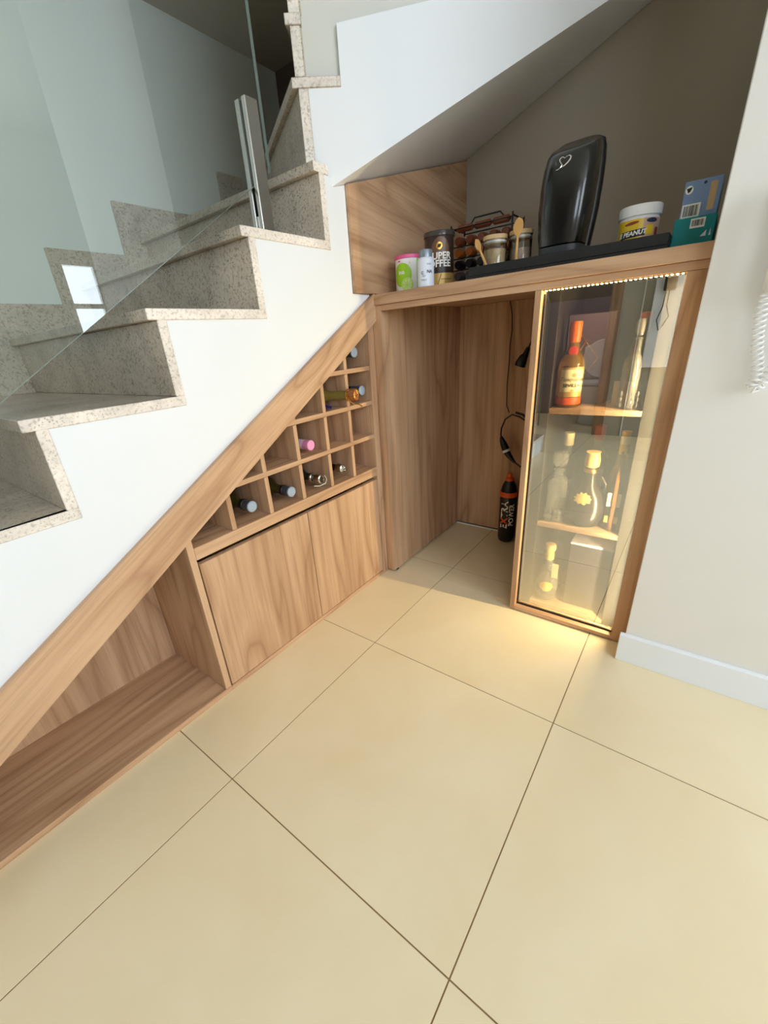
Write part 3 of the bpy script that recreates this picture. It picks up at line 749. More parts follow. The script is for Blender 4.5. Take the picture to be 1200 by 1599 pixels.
# sleeves lying across the top of the rack
M['sleeve'] = plain('brown_stick_pack', (122, 66, 44), 0.25)
for i in range(3):
    y = ky0 + 0.045 + i * 0.064
    t = tag(MB().tube([(kx - 0.028, y - 0.03, 1.3010), (kx - 0.028, y - 0.024, 1.3030), (kx - 0.028, y + 0.024, 1.3030), (kx - 0.028, y + 0.03, 1.3010)], [0.005, 0.0105, 0.0105, 0.005], 12).build('chocolate_stick', M['sleeve'], None, origin=(kx - 0.028, y, 1.2925)), 'shiny brown wrapped stick on the capsule rack, %s' % ('nearest the coffee machine', 'below the middle of the handle', 'nearest the coffee can')[i], 'sweet', 'brown sticks on top of the capsule rack')

# glass jars with wooden lids, and their spoons
M['jar'] = reflective_pane('jar_glass', 0.04, (0.93, 0.95, 0.94, 1), 1.35)
M['bamboo'] = cloudy('bamboo', (214, 164, 96), (226, 180, 112), 30, 0.5)
M['bamboo_l'] = cloudy('pale_bamboo', (196, 164, 120), (208, 178, 134), 30, 0.55)
M['sugar'] = cloudy('raw_sugar', (188, 158, 118), (206, 178, 138), 120, 0.9)
M['cocoa'] = cloudy('pinkish_powder', (178, 150, 132), (196, 170, 152), 120, 0.9)
def jar(C, h, R_, powder, fill, lab):
    t = thing('glass_jar', C, lab, 'jar', 'lidded glass jars on the tray')
    MB().lathe([(0.0, 0.0), (R_ - 0.002, 0.0), (R_, 0.002), (R_, h - 0.012), (R_ - 0.001, h - 0.010)], C, n=40).build('glass_wall', M['jar'], t)
    MB().lathe([(0.0, 0.003), (R_ - 0.003, 0.003), (R_ - 0.0025, fill), (R_ * 0.6, fill + 0.002), (0.0, fill + 0.001)], C, n=36).build('contents', powder, t)
    MB().lathe([(0.0, h - 0.022), (R_ - 0.004, h - 0.022), (R_ - 0.004, h - 0.011), (R_ + 0.0008, h - 0.011), (R_ + 0.0008, h - 0.001), (R_, h), (0.0, h)], C, n=40).build('wooden_lid', M['bamboo_l'], t)
    MB().lathe([(R_ - 0.003, h - 0.020), (R_ - 0.0012, h - 0.019), (R_ - 0.0012, h - 0.015), (R_ - 0.003, h - 0.014)], C, n=40).build('seal_ring', M['white_p'], t)
    return t
jar((0.522, -0.164, ZTR), 0.102, 0.0345, M['sugar'], 0.066, 'glass jar of raw sugar with pale wooden lid beside the wire rack')
jar((0.560, -0.228, ZTR), 0.108, 0.0330, M['cocoa'], 0.062, 'glass jar of pinkish powder with pale wooden lid beside the coffee machine')
def spoon(top, bot, bw, bl, label):
    top, bot = Vector(top), Vector(bot); ax = (bot - top).normalized()
    side = Vector((-0.26, -0.96, 0)); side = (side - ax * side.dot(ax)).normalized(); out = ax.cross(side)
    if out.x > 0: out = -out
    L = (bot - top).length; vs = []; fs = []; N_ = 22; K = 12
    for i in range(N_ + 1):
        u = i / N_; s_ = u * L
        if s_ < bl: q = s_ / bl; wd = bw / 2 * math.sqrt(max(0.0, 1 - (2 * q - 1) ** 2)) if q < 0.75 else bw / 2 * max(0.86 * (1 - (q - 0.75) / 0.25) , 0.0) + 0.0035 * min(1, (q - 0.75) / 0.25); dish = 0.004 * math.sin(PI * min(q, 1))
        else: wd = 0.0032 + 0.0016 * (s_ - bl) / (L - bl); dish = 0
        wd = max(wd, 0.0006)
        for k in range(K):
            a = 2 * PI * k / K; uu = math.cos(a); vv = math.sin(a)
            p_ = top + ax * s_ + side * (wd * uu) + out * (0.0024 * vv - (dish * (1 - uu * uu) if vv > 0 else dish * 0.9 * (1 - uu * uu)))
            vs.append(p_)
    for i in range(N_):
        for k in range(K): fs.append((i * K + k, i * K + (k + 1) % K, (i + 1) * K + (k + 1) % K, (i + 1) * K + k))
    fs += [tuple(range(K)), tuple(N_ * K + k for k in reversed(range(K)))]
    o = MB().add(vs, fs, 0, True).build('wooden_spoon', M['bamboo'], None, origin=tuple(bot))
    return tag(o, label, 'spoon', 'wooden spoons at the jars')
spoon((0.484, -0.119, 1.226), (0.4785, -0.168, ZTR + 0.002), 0.020, 0.034, 'small wooden spoon leaning on the jar of raw sugar')
spoon((0.500, -0.240, 1.259), (0.496, -0.2395, ZTR + 0.002), 0.033, 0.046, 'large wooden spoon standing upright against the jar of pinkish powder')

# coffee machine
cm = thing('coffee_machine', (0.58, -0.355, ZTR), 'tall glossy black capsule coffee machine with silver heart emblem', 'coffee machine')
def loft(secs, n=40, p_=4.0):
    """secs: (z_front, z_back, x_front, x_back, y_mid, half width)"""
    mb = MB(); vs = []; fs = []
    for zf, zb, xf, xb, ym, hw in secs:
        for i in range(n):
            a = 2 * PI * i / n; ca, sa = math.cos(a), math.sin(a); k = (abs(ca) ** p_ + abs(sa) ** p_) ** (-1 / p_)
            u = ca * k; v = sa * k
            x = (xf + xb) / 2 + (xb - xf) / 2 * u
            vs.append((x, ym + hw * v, zf + (zb - zf) * (u + 1) / 2))
    for j in range(len(secs) - 1):
        for i in range(n): fs.append((j * n + i, j * n + (i + 1) % n, (j + 1) * n + (i + 1) % n, (j + 1) * n + i))
    mb.add(vs, fs, 0, True)
    mb.add(vs[:n], [tuple(range(n))]); mb.add(vs[-n:], [tuple(range(n))], 0, True)
    return mb
loft([(1.1287, 1.1287, 0.5036, 0.632, -0.3486, 0.0535), (1.173, 1.173, 0.4979, 0.636, -0.3486, 0.0570)], p_=4).build('base', M['grey_d'], cm)
body = [(1.1768, 1.1768, 0.4969, 0.6067, -0.3486, 0.0574), (1.2093, 1.2112, 0.4902, 0.6067, -0.3495, 0.0612), (1.2572, 1.2629, 0.4859, 0.6067, -0.3515, 0.0651), (1.305, 1.3165, 0.4873, 0.6067, -0.3534, 0.066), (1.3433, 1.3663, 0.494, 0.6067, -0.3553, 0.0646), (1.372, 1.4007, 0.5074, 0.6067, -0.3562, 0.0612), (1.3854, 1.416, 0.5218, 0.6067, -0.3572, 0.0555), (1.3931, 1.4218, 0.5457, 0.6019, -0.3572, 0.044)]
loft(body, 56, 3.4).build('front_shell', M['black_g'], cm)
back = [(a, b, 0.6087, 0.643, y_, h_ * 0.985) for a, b, _, _, y_, h_ in [(s_[1], s_[1], 0, 0, s_[4], s_[5]) for s_ in body]]
loft(back, 40, 4.5).build('back_shell', M['black'], cm)
# heart emblem with a curling tail, traced on the upper front
def shell_x(y, z):
    for s0, s1 in zip(body, body[1:]):
        if s0[0] <= z <= s1[0]:
            k = (z - s0[0]) / (s1[0] - s0[0]); xf = s0[2] + (s1[2] - s0[2]) * k; xb = s0[3]; hw = s0[5] + (s1[5] - s0[5]) * k; y_ = s0[4] + (s1[4] - s0[4]) * k
            v = min(0.999, abs((y - y_) / hw)); u = (1 - v ** 3.4) ** (1 / 3.4)
            return (xf + xb) / 2 - (xb - xf) / 2 * u
    return 0.57
hp = [(410, 385), (434, 380), (455, 362), (466, 335), (455, 315), (436, 290), (430, 262), (442, 240), (462, 236), (480, 254), (500, 236), (528, 228), (546, 246), (542, 276), (522, 310), (492, 342), (466, 356)]
hw_ = [0.0008, 0.0014, 0.0018, 0.0020, 0.0016, 0.0015, 0.0015, 0.0013, 0.0010, 0.0008, 0.0012, 0.0018, 0.0020, 0.0021, 0.0019, 0.0013, 0.0008]
pth = []
for u, v in hp:
    y = -0.3481 - (u - 480) * 0.000234; z = 1.3538 - (v - 300) * 0.000187 - (u - 480) * 0.00003
    pth.append((shell_x(y, z) - 0.0006, y, z))
MB().tube(pth, hw_, 8).build('heart_emblem', M['silver'], cm)

# peanut butter tub
M['pb_y'] = plain('yellow_label', (240, 200, 40), 0.4)
M['pb_p'] = plain('pinkish_label', (206, 168, 150), 0.4)
M['pb_r'] = plain('red_brown_label', (150, 60, 30), 0.4)
C = (0.585, -0.527, ZTR); t = thing('peanut_butter_tub', C, 'white peanut butter tub with yellow label and wide white lid', 'tub'); R_ = 0.0455; a0 = facing(C)
MB().lathe([(0.0, 0.0), (R_ - 0.004, 0.0), (R_ - 0.001, 0.004), (R_, 0.078), (R_ - 0.003, 0.084), (0.0, 0.084)], C, n=48).build('body', M['white_p'], t)
MB().lathe([(R_ + 0.001, 0.083), (R_ + 0.003, 0.084), (R_ + 0.003, 0.104), (R_ + 0.001, 0.107), (0.0, 0.107)], C, n=48).build('lid', M['white_p'], t)
f = cylmap(C, R_, a0, 0.0008); f2 = cylmap(C, R_, a0, 0.0013); f3 = cylmap(C, R_, a0, 0.0018)
put2d(MB(), *rect2d(0.064, 0.066, 16), f, -0.022, 0.043).build('label_front', M['pb_y'], t)
put2d(MB(), *rect2d(0.046, 0.066, 12), f, 0.033, 0.043).build('label_side', M['pb_p'], t)
put2d(MB(), *rect2d(0.018, 0.020, 5), f2, 0.026, 0.050).build('label_patch', M['pb_y'], t)
put2d(MB(), *rect2d(0.012, 0.030, 4), f2, 0.047, 0.040).build('label_patch', M['pb_r'], t)
put2d(MB(), *disc2d(0.010, 3, 20, 1.4, 0.5), f2, 0.030, 0.070).build('label_patch', M['ink_b'], t)
put2d(MB(), *rect2d(0.056, 0.016, 12), f2, -0.012, 0.045, 0.06).build('label_banner', M['black_i'], t)
put2d(MB(), *text2d('E PEANUT', 0.0135, shear=0.15, bold=0.0006), f3, -0.012, 0.0455, 0.06).build('lettering', M['white_i'], t)
put2d(MB(), *disc2d(0.016, 3, 20, 1.0, 0.22), f2, -0.016, 0.068, 0.1).build('label_mark', M['pb_r'], t)

# boxes at the right end
M['teal'] = cloudy('teal_card', (0, 128, 132), (8, 138, 140), 8, 0.45)
M['bluec'] = cloudy('grey_blue_card', (120, 146, 190), (134, 158, 198), 8, 0.45)
def barcode(t, x, y0, y1, z0, z1, quiet=0.004):
    box('sticker', M['white_i'], t, x - 0.0006, x, y0, y1, z0, z1, 0.0)
    mb = MB(); y = y0 + quiet; rnd = random.Random(3)
    while y < y1 - quiet:
        w_ = rnd.choice((0.0006, 0.0009, 0.0014)); mb.box(x - 0.0010, x - 0.0006, y, y + w_, z0 + 0.004, z1 - 0.003); y += w_ + rnd.choice((0.0006, 0.001, 0.0013))
    mb.build('bar_print', M['black_i'], t)
t = thing('teal_carton', (0.57, -0.655, ZT), 'flat teal cardboard box with white sticker at the end of the counter', 'box')
box('carton', M['teal'], t, 0.515, 0.655, -0.692, -0.612, ZT, ZT + 0.064, 0.0012)
barcode(t, 0.515, -0.672, -0.644, ZT + 0.041, ZT + 0.060, 0.003)
mb = MB(); mb.prism([(-0.667, ZT + 0.022), (-0.678, ZT + 0.022), (-0.678, ZT + 0.034)], YZ, 0.5144, 0.515); mb.build('triangle_mark', M['lav'], t)
mb = MB(); mb.prism([(-0.683, ZT + 0.022), (-0.687, ZT + 0.022), (-0.685, ZT + 0.037)], YZ, 0.5144, 0.515); mb.build('triangle_mark', M['lav'], t)
t = thing('grey_blue_carton', (0.58, -0.655, ZT + 0.064), 'upright grey-blue cardboard box with barcode standing on the teal box', 'box')
z0 = ZT + 0.0645
box('carton', M['bluec'], t, 0.540, 0.61, -0.6885, -0.618, z0, z0 + 0.075, 0.0012)
barcode(t, 0.540, -0.655, -0.620, z0 + 0.002, z0 + 0.030)
box('paper_seal', M['bamboo_l'], t, 0.5394, 0.540, -0.680, -0.667, z0 + 0.012, z0 + 0.066, 0.0)
MB().prism([(-0.6275 + 0.0075 * math.cos(a * PI / 10), z0 + 0.058 + 0.0085 * math.sin(a * PI / 10)) for a in range(20)], YZ, 0.5393, 0.540).build('round_mark', M['white_i'], t)
MB().prism([(-0.622, z0 + 0.061), (-0.633, z0 + 0.063), (-0.630, z0 + 0.055), (-0.626, z0 + 0.052)], YZ, 0.5388, 0.5393).build('bird_mark', M['black_i'], t)
MB().prism([(-0.656 + 0.003 * math.cos(a * PI / 8), z0 + 0.067 + 0.003 * math.sin(a * PI / 8)) for a in range(16)], YZ, 0.5393, 0.540).build('round_mark', M['ink_b'], t)

# ================================================================== BOTTLES IN THE DISPLAY CABINET
M['crystal'] = glassy('crystal', (0.96, 0.95, 0.90, 1), 0.02, 0.86, 1.5)
M['amberliq'] = glassy('amber_spirit', (0.95, 0.55, 0.12, 1), 0.02, 0.85, 1.4)
M['orange_cap'] = plain('orange_foil', (232, 110, 36), 0.35)
M['red_seal'] = plain('red_seal', (196, 58, 52), 0.45)
M['cream'] = plain('cream_label', (244, 226, 176), 0.5)
M['orange_b'] = plain('orange_red_print', (236, 96, 44), 0.45)
M['flagon'] = plain('grey_glazed_ceramic', (46, 40, 40), 0.25)
M['gold_l'] = plain('gold_enamel', (246, 206, 116), 0.3)
M['red_cap'] = plain('red_capsule', (204, 70, 56), 0.4)
M['yellow_cap'] = plain('yellow_capsule', (232, 190, 60), 0.4)
M['purple_card'] = cloudy('purple_grey_card', (92, 80, 96), (102, 90, 106), 10, 0.5)
M['dark_card'] = plain('dark_plum_card', (54, 48, 56), 0.6)
M['brown_spirit'] = glassy('brown_spirit', (0.45, 0.22, 0.08, 1), 0.03, 0.7, 1.4)
S1, S2, S3 = 0.7383, 0.3483, 0.0203      # shelf tops, from the top down
GRP = 'bottles in the glass cabinet'
def flat(c, a0):
    """front plane of a box-shaped bottle facing angle a0"""
    d = Vector((math.cos(a0), math.sin(a0), 0)); r = Vector((-math.sin(a0), math.cos(a0), 0))
    return lambda off: (lambda u, v: tuple(Vector(c) + d * off + r * u + Vector((0, 0, v))))

# purple gift box behind the orange bottle
t = thing('gift_box', (0.66, -0.437, S1), 'purple-grey gift box with gold diamond lines on the top cabinet shelf', 'box')
box('carton', M['purple_card'], t, 0.615, 0.72, -0.505, -0.376, S1, S1 + 0.262, 0.002)
for a, b in (((-0.392, 0.235), (-0.470, 0.135)), ((-0.378, 0.225), (-0.40, 0.195)), ((-0.470, 0.135), (-0.435, 0.085)), ((-0.435, 0.085), (-0.392, 0.115)), ((-0.392, 0.115), (-0.435, 0.19))):
    MB().tube([(0.6145, a[0], S1 + a[1]), (0.6145, b[0], S1 + b[1])], 0.0012, 6).build('gold_line', M['gold'], t)

# orange gin bottle
C = (0.556, -0.412, S1); t = thing('gin_bottle', C, 'orange gin bottle with cream label and orange foil cap', 'bottle', GRP); a0 = facing(C); R_ = 0.0365
MB().lathe([(0.0, 0.0), (R_ - 0.004, 0.0), (R_, 0.005), (R_ + 0.0015, 0.11), (R_, 0.128), (R_ - 0.006, 0.146), (0.019, 0.158), (0.0145, 0.172), (0.0140, 0.205), (0.0, 0.205)], C, n=40).build('glass_body', M['amberliq'], t)
MB().lathe([(0.0146, 0.186), (0.0162, 0.188), (0.0170, 0.240), (0.0155, 0.243), (0.0, 0.243)], C, n=32).build('cap', M['orange_cap'], t)
f = cylmap(C, R_ + 0.001, a0, 0.0012); f2 = cylmap(C, R_ + 0.001, a0, 0.0018); f3 = cylmap(C, R_ + 0.001, a0, 0.0024)
put2d(MB(), *rect2d(0.074, 0.086, 16), f, 0.006, 0.075).build('label_border', M['goldp'], t)
put2d(MB(), *rect2d(0.066, 0.064, 16), f2, 0.006, 0.080).build('label', M['cream'], t)
put2d(MB(), *disc2d(0.006, 2, 20), f3, 0.010, 0.096).build('label_crest', M['goldp'], t)
put2d(MB(), *disc2d(0.004, 2, 20), f3, 0.008, 0.052).build('label_crest', M['goldp'], t)
mb = MB(); put2d(mb, *text2d('Tanqueray', 0.0165, shear=0.35), f3, 0.006, 0.084); put2d(mb, *text2d('SEVILLA', 0.0135, bold=0.0003), f3, 0.006, 0.066)
mb.build('lettering', M['black_i'], t)
MB().lathe([(R_ + 0.0009, 0.010), (R_ + 0.0009, 0.030)], C, n=40).build('orange_band', M['orange_b'], t)
d_ = Vector((math.cos(a0), math.sin(a0), 0))
MB().lathe([(0.0, 0.004), (0.010, 0.004), (0.0135, 0.0025), (0.0135, 0.0)], Vector(C) + d_ * 0.0185 + Vector((0, 0, 0.163)), d_, 28).build('wax_seal', M['red_seal'], t)

# tall decanter on the top shelf with a red-topped bottle behind it, a card between
C = (0.552, -0.582, S1); t = thing('crystal_decanter', C, 'slim cut-crystal decanter at the right end of the top cabinet shelf', 'decanter', GRP)
MB().lathe([(0.0, 0.0), (0.026, 0.0), (0.027, 0.004), (0.028, 0.115), (0.024, 0.135), (0.014, 0.150), (0.012, 0.185), (0.016, 0.190), (0.0, 0.190)], C, n=24, sq=0.25).build('glass_body', M['crystal'], t)
MB().lathe([(0.0, 0.191), (0.008, 0.191), (0.017, 0.205), (0.018, 0.225), (0.012, 0.236), (0.0, 0.238)], C, n=8).build('stopper', M['crystal'], t)
mb = MB()
for k in range(4):
    for i in range(3):
        y = C[1] - 0.021 + k * 0.014; z = S1 + 0.012 + i * 0.016
        mb.add([(C[0] - 0.0288, y - 0.006, z), (C[0] - 0.0288, y, z + 0.008), (C[0] - 0.0288, y + 0.006, z), (C[0] - 0.0288, y, z - 0.008), (C[0] - 0.0335, y, z)], [(0, 1, 4), (1, 2, 4), (2, 3, 4), (3, 0, 4)])
mb.build('cut_facets', M['crystal'], t)
C = (0.640, -0.578, S1); t = thing('red_topped_bottle', C, 'red-topped clear bottle behind the slim decanter on the top shelf', 'bottle', GRP)
MB().lathe([(0.0, 0.0), (0.030, 0.0), (0.032, 0.004), (0.032, 0.15), (0.026, 0.172), (0.0145, 0.188), (0.0140, 0.21), (0.0, 0.21)], C, n=32).build('glass_body', M['crystal'], t)
MB().lathe([(0.0145, 0.200), (0.0158, 0.202), (0.0158, 0.252), (0.0, 0.254)], C, n=28).build('cap', M['red_cap'], t)
t = tag(box('paper_card', M['cream'], None, 0.596, 0.5985, -0.612, -0.528, S1, S1 + 0.070, 0.0), 'small cream card standing behind the slim decanter', 'card')

# middle shelf
C = (0.552, -0.4135, S2); t = thing('square_decanter', C, 'square cut-crystal decanter with faceted stopper on the middle cabinet shelf', 'decanter', GRP)
MB().lathe([(0.0, 0.0), (0.030, 0.0), (0.031, 0.004), (0.031, 0.140), (0.029, 0.150), (0.016, 0.158), (0.013, 0.178), (0.019, 0.186), (0.019, 0.190), (0.0, 0.190)], C, n=32, sq=0.8, ref=(0.97, 0.24, 0)).build('glass_body', M['crystal'], t)
MB().lathe([(0.0, 0.191), (0.010, 0.191), (0.014, 0.200), (0.023, 0.208), (0.025, 0.232), (0.020, 0.242), (0.0, 0.244)], C, n=16, sq=0.7, ref=(0.97, 0.24, 0)).build('stopper', M['crystal'], t)
mb = MB()
for k in range(4):
    for i in range(2):
        y = C[1] - 0.022 + k * 0.0145; z = S2 + 0.018 + i * 0.022
        mb.add([(C[0] - 0.0325, y - 0.008, z), (C[0] - 0.0325, y, z + 0.011), (C[0] - 0.0325, y + 0.008, z), (C[0] - 0.0325, y, z - 0.011), (C[0] - 0.037, y, z)], [(0, 1, 4), (1, 2, 4), (2, 3, 4), (3, 0, 4)])
mb.build('cut_facets', M['crystal'], t)
C = (0.645, -0.412, S2); t = thing('white_capped_bottle', C, 'clear bottle with pale cap behind the square decanter', 'bottle', GRP)
MB().lathe([(0.0, 0.0), (0.033, 0.0), (0.035, 0.004), (0.035, 0.17), (0.028, 0.20), (0.0145, 0.222), (0.0140, 0.255), (0.0, 0.255)], C, n=32).build('glass_body', M['crystal'], t)
MB().lathe([(0.0146, 0.245), (0.0165, 0.246), (0.0165, 0.288), (0.0, 0.290)], C, n=28).build('cap', M['cream'], t)
put2d(MB(), *rect2d(0.044, 0.06, 8), cylmap(C, 0.035, facing(C), 0.001), 0, 0.10).build('label', M['cream'], t)

C = (0.566, -0.5075, S2); t = thing('ceramic_flagon', C, 'round dark ceramic flagon with gold crest and stoppered neck', 'flagon', GRP)
MB().lathe([(0.0, 0.0), (0.040, 0.0), (0.046, 0.004), (0.056, 0.03), (0.0605, 0.062), (0.058, 0.092), (0.047, 0.118), (0.030, 0.136), (0.0215, 0.150), (0.0190, 0.172), (0.0185, 0.200), (0.0, 0.200)], C, n=44).build('ceramic_body', M['flagon'], t)
MB().lathe([(0.0192, 0.182), (0.0215, 0.184), (0.0215, 0.192), (0.0192, 0.194)], C, n=36).build('neck_ring', M['gold'], t)
MB().lathe([(0.0188, 0.200), (0.022, 0.203), (0.023, 0.222), (0.021, 0.232), (0.019, 0.244), (0.022, 0.249), (0.0, 0.252)], C, n=36).build('stopper', M['gold_l'], t)
MB().tube([(C[0] + 0.01, C[1] - 0.018, S2 + 0.17), (C[0] - 0.005, C[1] - 0.036, S2 + 0.168), (C[0] - 0.012, C[1] - 0.050, S2 + 0.15), (C[0] - 0.012, C[1] - 0.049, S2 + 0.118)], 0.0055, 10).build('handle', M['flagon'], t)
a0 = facing(C) - 0.25
def flag_map(u, v):
    z = 0.105 + v; prof_ = [(0.0605, 0.062), (0.058, 0.092), (0.047, 0.118), (0.030, 0.136)]; r = 0.03
    for (r0, h0), (r1, h1) in zip(prof_, prof_[1:]):
        if h0 <= z <= h1: r = r0 + (r1 - r0) * (z - h0) / (h1 - h0)
    r += 0.0025; a = a0 + u / 0.055
    return (C[0] + r * math.cos(a), C[1] + r * math.sin(a), C[2] + z)
crest = []
for i in range(40): a = 2 * PI * i / 40; rr = 1.0 + 0.16 * math.cos(10 * a); crest.append((0.026 * rr * math.cos(a), 0.017 * rr * math.sin(a)))
MB().add([flag_map(0, 0)] + [flag_map(u * k / 3, v * k / 3) for k in (1, 2, 3) for u, v in crest], [(0, 1 + i, 1 + (i + 1) % 40) for i in range(40)] + [(1 + k * 40 + i, 41 + k * 40 + i, 41 + k * 40 + (i + 1) % 40, 1 + k * 40 + (i + 1) % 40) for k in range(2) for i in range(40)]).build('gold_crest', M['gold_l'], t)
C = (0.674, -0.500, S2); t = thing('red_capped_bottle', C, 'clear bottle with red cap behind the round flagon', 'bottle', GRP)
MB().lathe([(0.0, 0.0), (0.036, 0.0), (0.038, 0.004), (0.038, 0.18), (0.034, 0.212), (0.016, 0.236), (0.0148, 0.272), (0.0, 0.272)], C, n=32).build('glass_body', M['crystal'], t)
MB().lathe([(0.0150, 0.262), (0.0168, 0.264), (0.0168, 0.312), (0.0, 0.314)], C, n=28).build('cap', M['red_cap'], t)
put2d(MB(), *rect2d(0.060, 0.10, 8), cylmap(C, 0.038, facing(C), 0.001), 0, 0.12).build('label', M['cream'], t)
C = (0.556, -0.590, S2); t = thing('slim_square_bottle', C, 'slim square whisky bottle with yellow capsule at the right of the shelf', 'bottle', GRP)
MB().lathe([(0.0, 0.0), (0.021, 0.0), (0.0225, 0.003), (0.0225, 0.165), (0.019, 0.190), (0.012, 0.225), (0.0115, 0.262), (0.0, 0.262)], C, n=28, sq=0.8).build('glass_body', M['brown_spirit'], t)
MB().lathe([(0.0118, 0.252), (0.0132, 0.254), (0.0132, 0.322), (0.0, 0.324)], C, n=24).build('capsule', M['yellow_cap'], t)
MB().lathe([(0.0134, 0.284), (0.0138, 0.285), (0.0138, 0.306), (0.0134, 0.307)], C, n=24).build('capsule_band', M['cream'], t)
box('label', M['cream'], t, C[0] - 0.0240, C[0] - 0.0230, C[1] - 0.019, C[1] + 0.019, S2 + 0.085, S2 + 0.130, 0.0)
box('label', M['goldp'], t, C[0] - 0.0240, C[0] - 0.0230, C[1] - 0.019, C[1] + 0.019, S2 + 0.028, S2 + 0.052, 0.0)

# bottom shelf
C = (0.556, -0.4145, S3); t = thing('tequila_bottle', C, 'short round bottle with gold ball stopper and hang tag on the cabinet floor', 'bottle', GRP)
MB().lathe([(0.0, 0.0), (0.030, 0.0), (0.037, 0.006), (0.040, 0.04), (0.039, 0.085), (0.030, 0.118), (0.016, 0.136), (0.0145, 0.178), (0.0, 0.178)], C, n=36).build('glass_body', M['crystal'], t)
MB().lathe([(0.0148, 0.165), (0.0165, 0.167), (0.0165, 0.190), (0.013, 0.194), (0.019, 0.204), (0.021, 0.214), (0.017, 0.226), (0.0, 0.231)], C, n=32).build('stopper', M['gold_l'], t)
put2d(MB(), *disc2d(0.024, 3, 28, 1.0, 0.85), cylmap(C, 0.040, facing(C), 0.001), 0, 0.066).build('label', M['gold_l'], t)
mb = MB(); q = Vector((C[0] - 0.03, C[1] - 0.030, S3 + 0.142)); mb.box(q.x, q.x + 0.0012, q.y - 0.012, q.y + 0.010, q.z - 0.036, q.z + 0.022); mb.build('hang_tag', M['cream'], t)
C = (0.655, -0.411, S3); t = thing('orange_capped_bottle', C, 'plain clear bottle with orange cap at the back of the cabinet floor', 'bottle', GRP)
MB().lathe([(0.0, 0.0), (0.034, 0.0), (0.036, 0.004), (0.036, 0.17), (0.030, 0.20), (0.015, 0.222), (0.0145, 0.262), (0.0, 0.262)], C, n=32).build('glass_body', M['crystal'], t)
MB().lathe([(0.0150, 0.252), (0.0168, 0.253), (0.0168, 0.292), (0.0, 0.294)], C, n=28).build('cap', M['orange_cap'], t)
t = thing('lidded_carton', (0.63, -0.55, S3), 'tall purple-grey carton with white lid on the cabinet floor', 'box')
box('carton', M['dark_card'], t, 0.545, 0.70, -0.615, -0.482, S3, S3 + 0.248, 0.002)
box('lid', M['lav'], t, 0.5445, 0.7005, -0.6155, -0.4815, S3 + 0.2482, S3 + 0.258, 0.001)

# ================================================================== IN THE NICHE
M['orange_p'] = plain('orange_plastic', (226, 92, 26), 0.4)
M['dark_liq'] = plain('black_bottle_film', (22, 20, 20), 0.28)
def sport_bottle(C, label, a_off):
    t = thing('drink_bottle', C, label, 'bottle', 'black drink bottles in the niche'); R_ = 0.040; a0 = facing(C) + a_off
    MB().lathe([(0.0, 0.004), (0.028, 0.0), (0.036, 0.006), (R_, 0.022), (R_, 0.235), (R_ - 0.002, 0.262), (0.032, 0.292), (0.022, 0.312), (0.018, 0.318), (0.0, 0.318)], C, n=40).build('bottle_body', M['dark_liq'], t)
    MB().lathe([(R_ - 0.0005, 0.264), (R_ + 0.0015, 0.258), (R_ + 0.0015, 0.242), (R_ + 0.0003, 0.240)], C, n=40).build('orange_ring', M['orange_p'], t)
    MB().lathe([(0.0185, 0.316), (0.0195, 0.318), (0.0195, 0.330), (0.011, 0.336), (0.011, 0.350), (0.008, 0.354), (0.0, 0.354)], C, n=32).build('cap', M['orange_p'], t)
    f = cylmap(C, R_, a0, 0.0010)
    def wide(q): return max(u for u, v in text2d(q, 0.046, 'LEFT', bold=0.0010)[0])
    L_ = wide('EXTRA'); base = 0.150 - L_ / 2; xe = wide('E'); xx = wide('EX')
    mb = MB(); vs, fs = text2d('E', 0.046, 'LEFT', bold=0.0010); put2d(mb, vs, fs, f, -0.014, base, H)
    vs, fs = text2d('TRA', 0.046, 'LEFT', bold=0.0010); put2d(mb, vs, fs, f, -0.014, base + xx, H)
    mb.build('lettering', M['white_i'], t)
    vs, fs = text2d('X', 0.050, 'LEFT', bold=0.0016); put2d(MB(), vs, fs, f, -0.014, base + xe, H).build('lettering', M['orange_p'], t)
    vs, fs = text2d('POWER', 0.033, bold=0.0009); put2d(MB(), vs, fs, f, 0.020, 0.150, H).build('lettering', M['white_i'], t)
    return t
sport_bottle((0.985, -0.100, 0.0), 'black sports drink bottle lettered EXTRA POWER in the niche corner', 0.0)
sport_bottle((1.005, -0.186, 0.0), 'black sports drink bottle half hidden behind the cabinet side', -0.9)
# hanging socket and looped lead
t = thing('socket_lead', (0.905, -0.17, 0.84), 'black socket hanging on a cable from the top of the niche', 'cable')
MB().tube([(0.90, -0.200, 1.084), (0.90, -0.195, 1.00), (0.90, -0.178, 0.93), (0.90, -0.163, 0.893)], 0.0035, 8).build('cable', M['black'], t)
MB().tube([(0.90, -0.166, 0.905), (0.90, -0.158, 0.880), (0.90, -0.150, 0.868), (0.90, -0.140, 0.845), (0.90, -0.137, 0.836)], [0.007, 0.011, 0.017, 0.022, 0.022], 16).build('socket_body', M['black'], t)
t = thing('power_lead', (1.0, -0.08, 0.45), 'black power lead looped on the niche back panel with joined plug', 'cable')
MB().tube([(1.0, -0.190, 0.560), (1.0, -0.158, 0.592), (1.0, -0.120, 0.614), (1.0, -0.085, 0.622), (1.0, -0.055, 0.600), (1.0, -0.040, 0.560), (1.0, -0.038, 0.530), (1.0, -0.042, 0.515)], 0.0038, 8).build('cable', M['black'], t)
MB().tube([(1.0, -0.175, 0.590), (1.0, -0.132, 0.624), (1.0, -0.100, 0.632)], 0.0055, 8).build('cable_sleeve', M['black'], t)
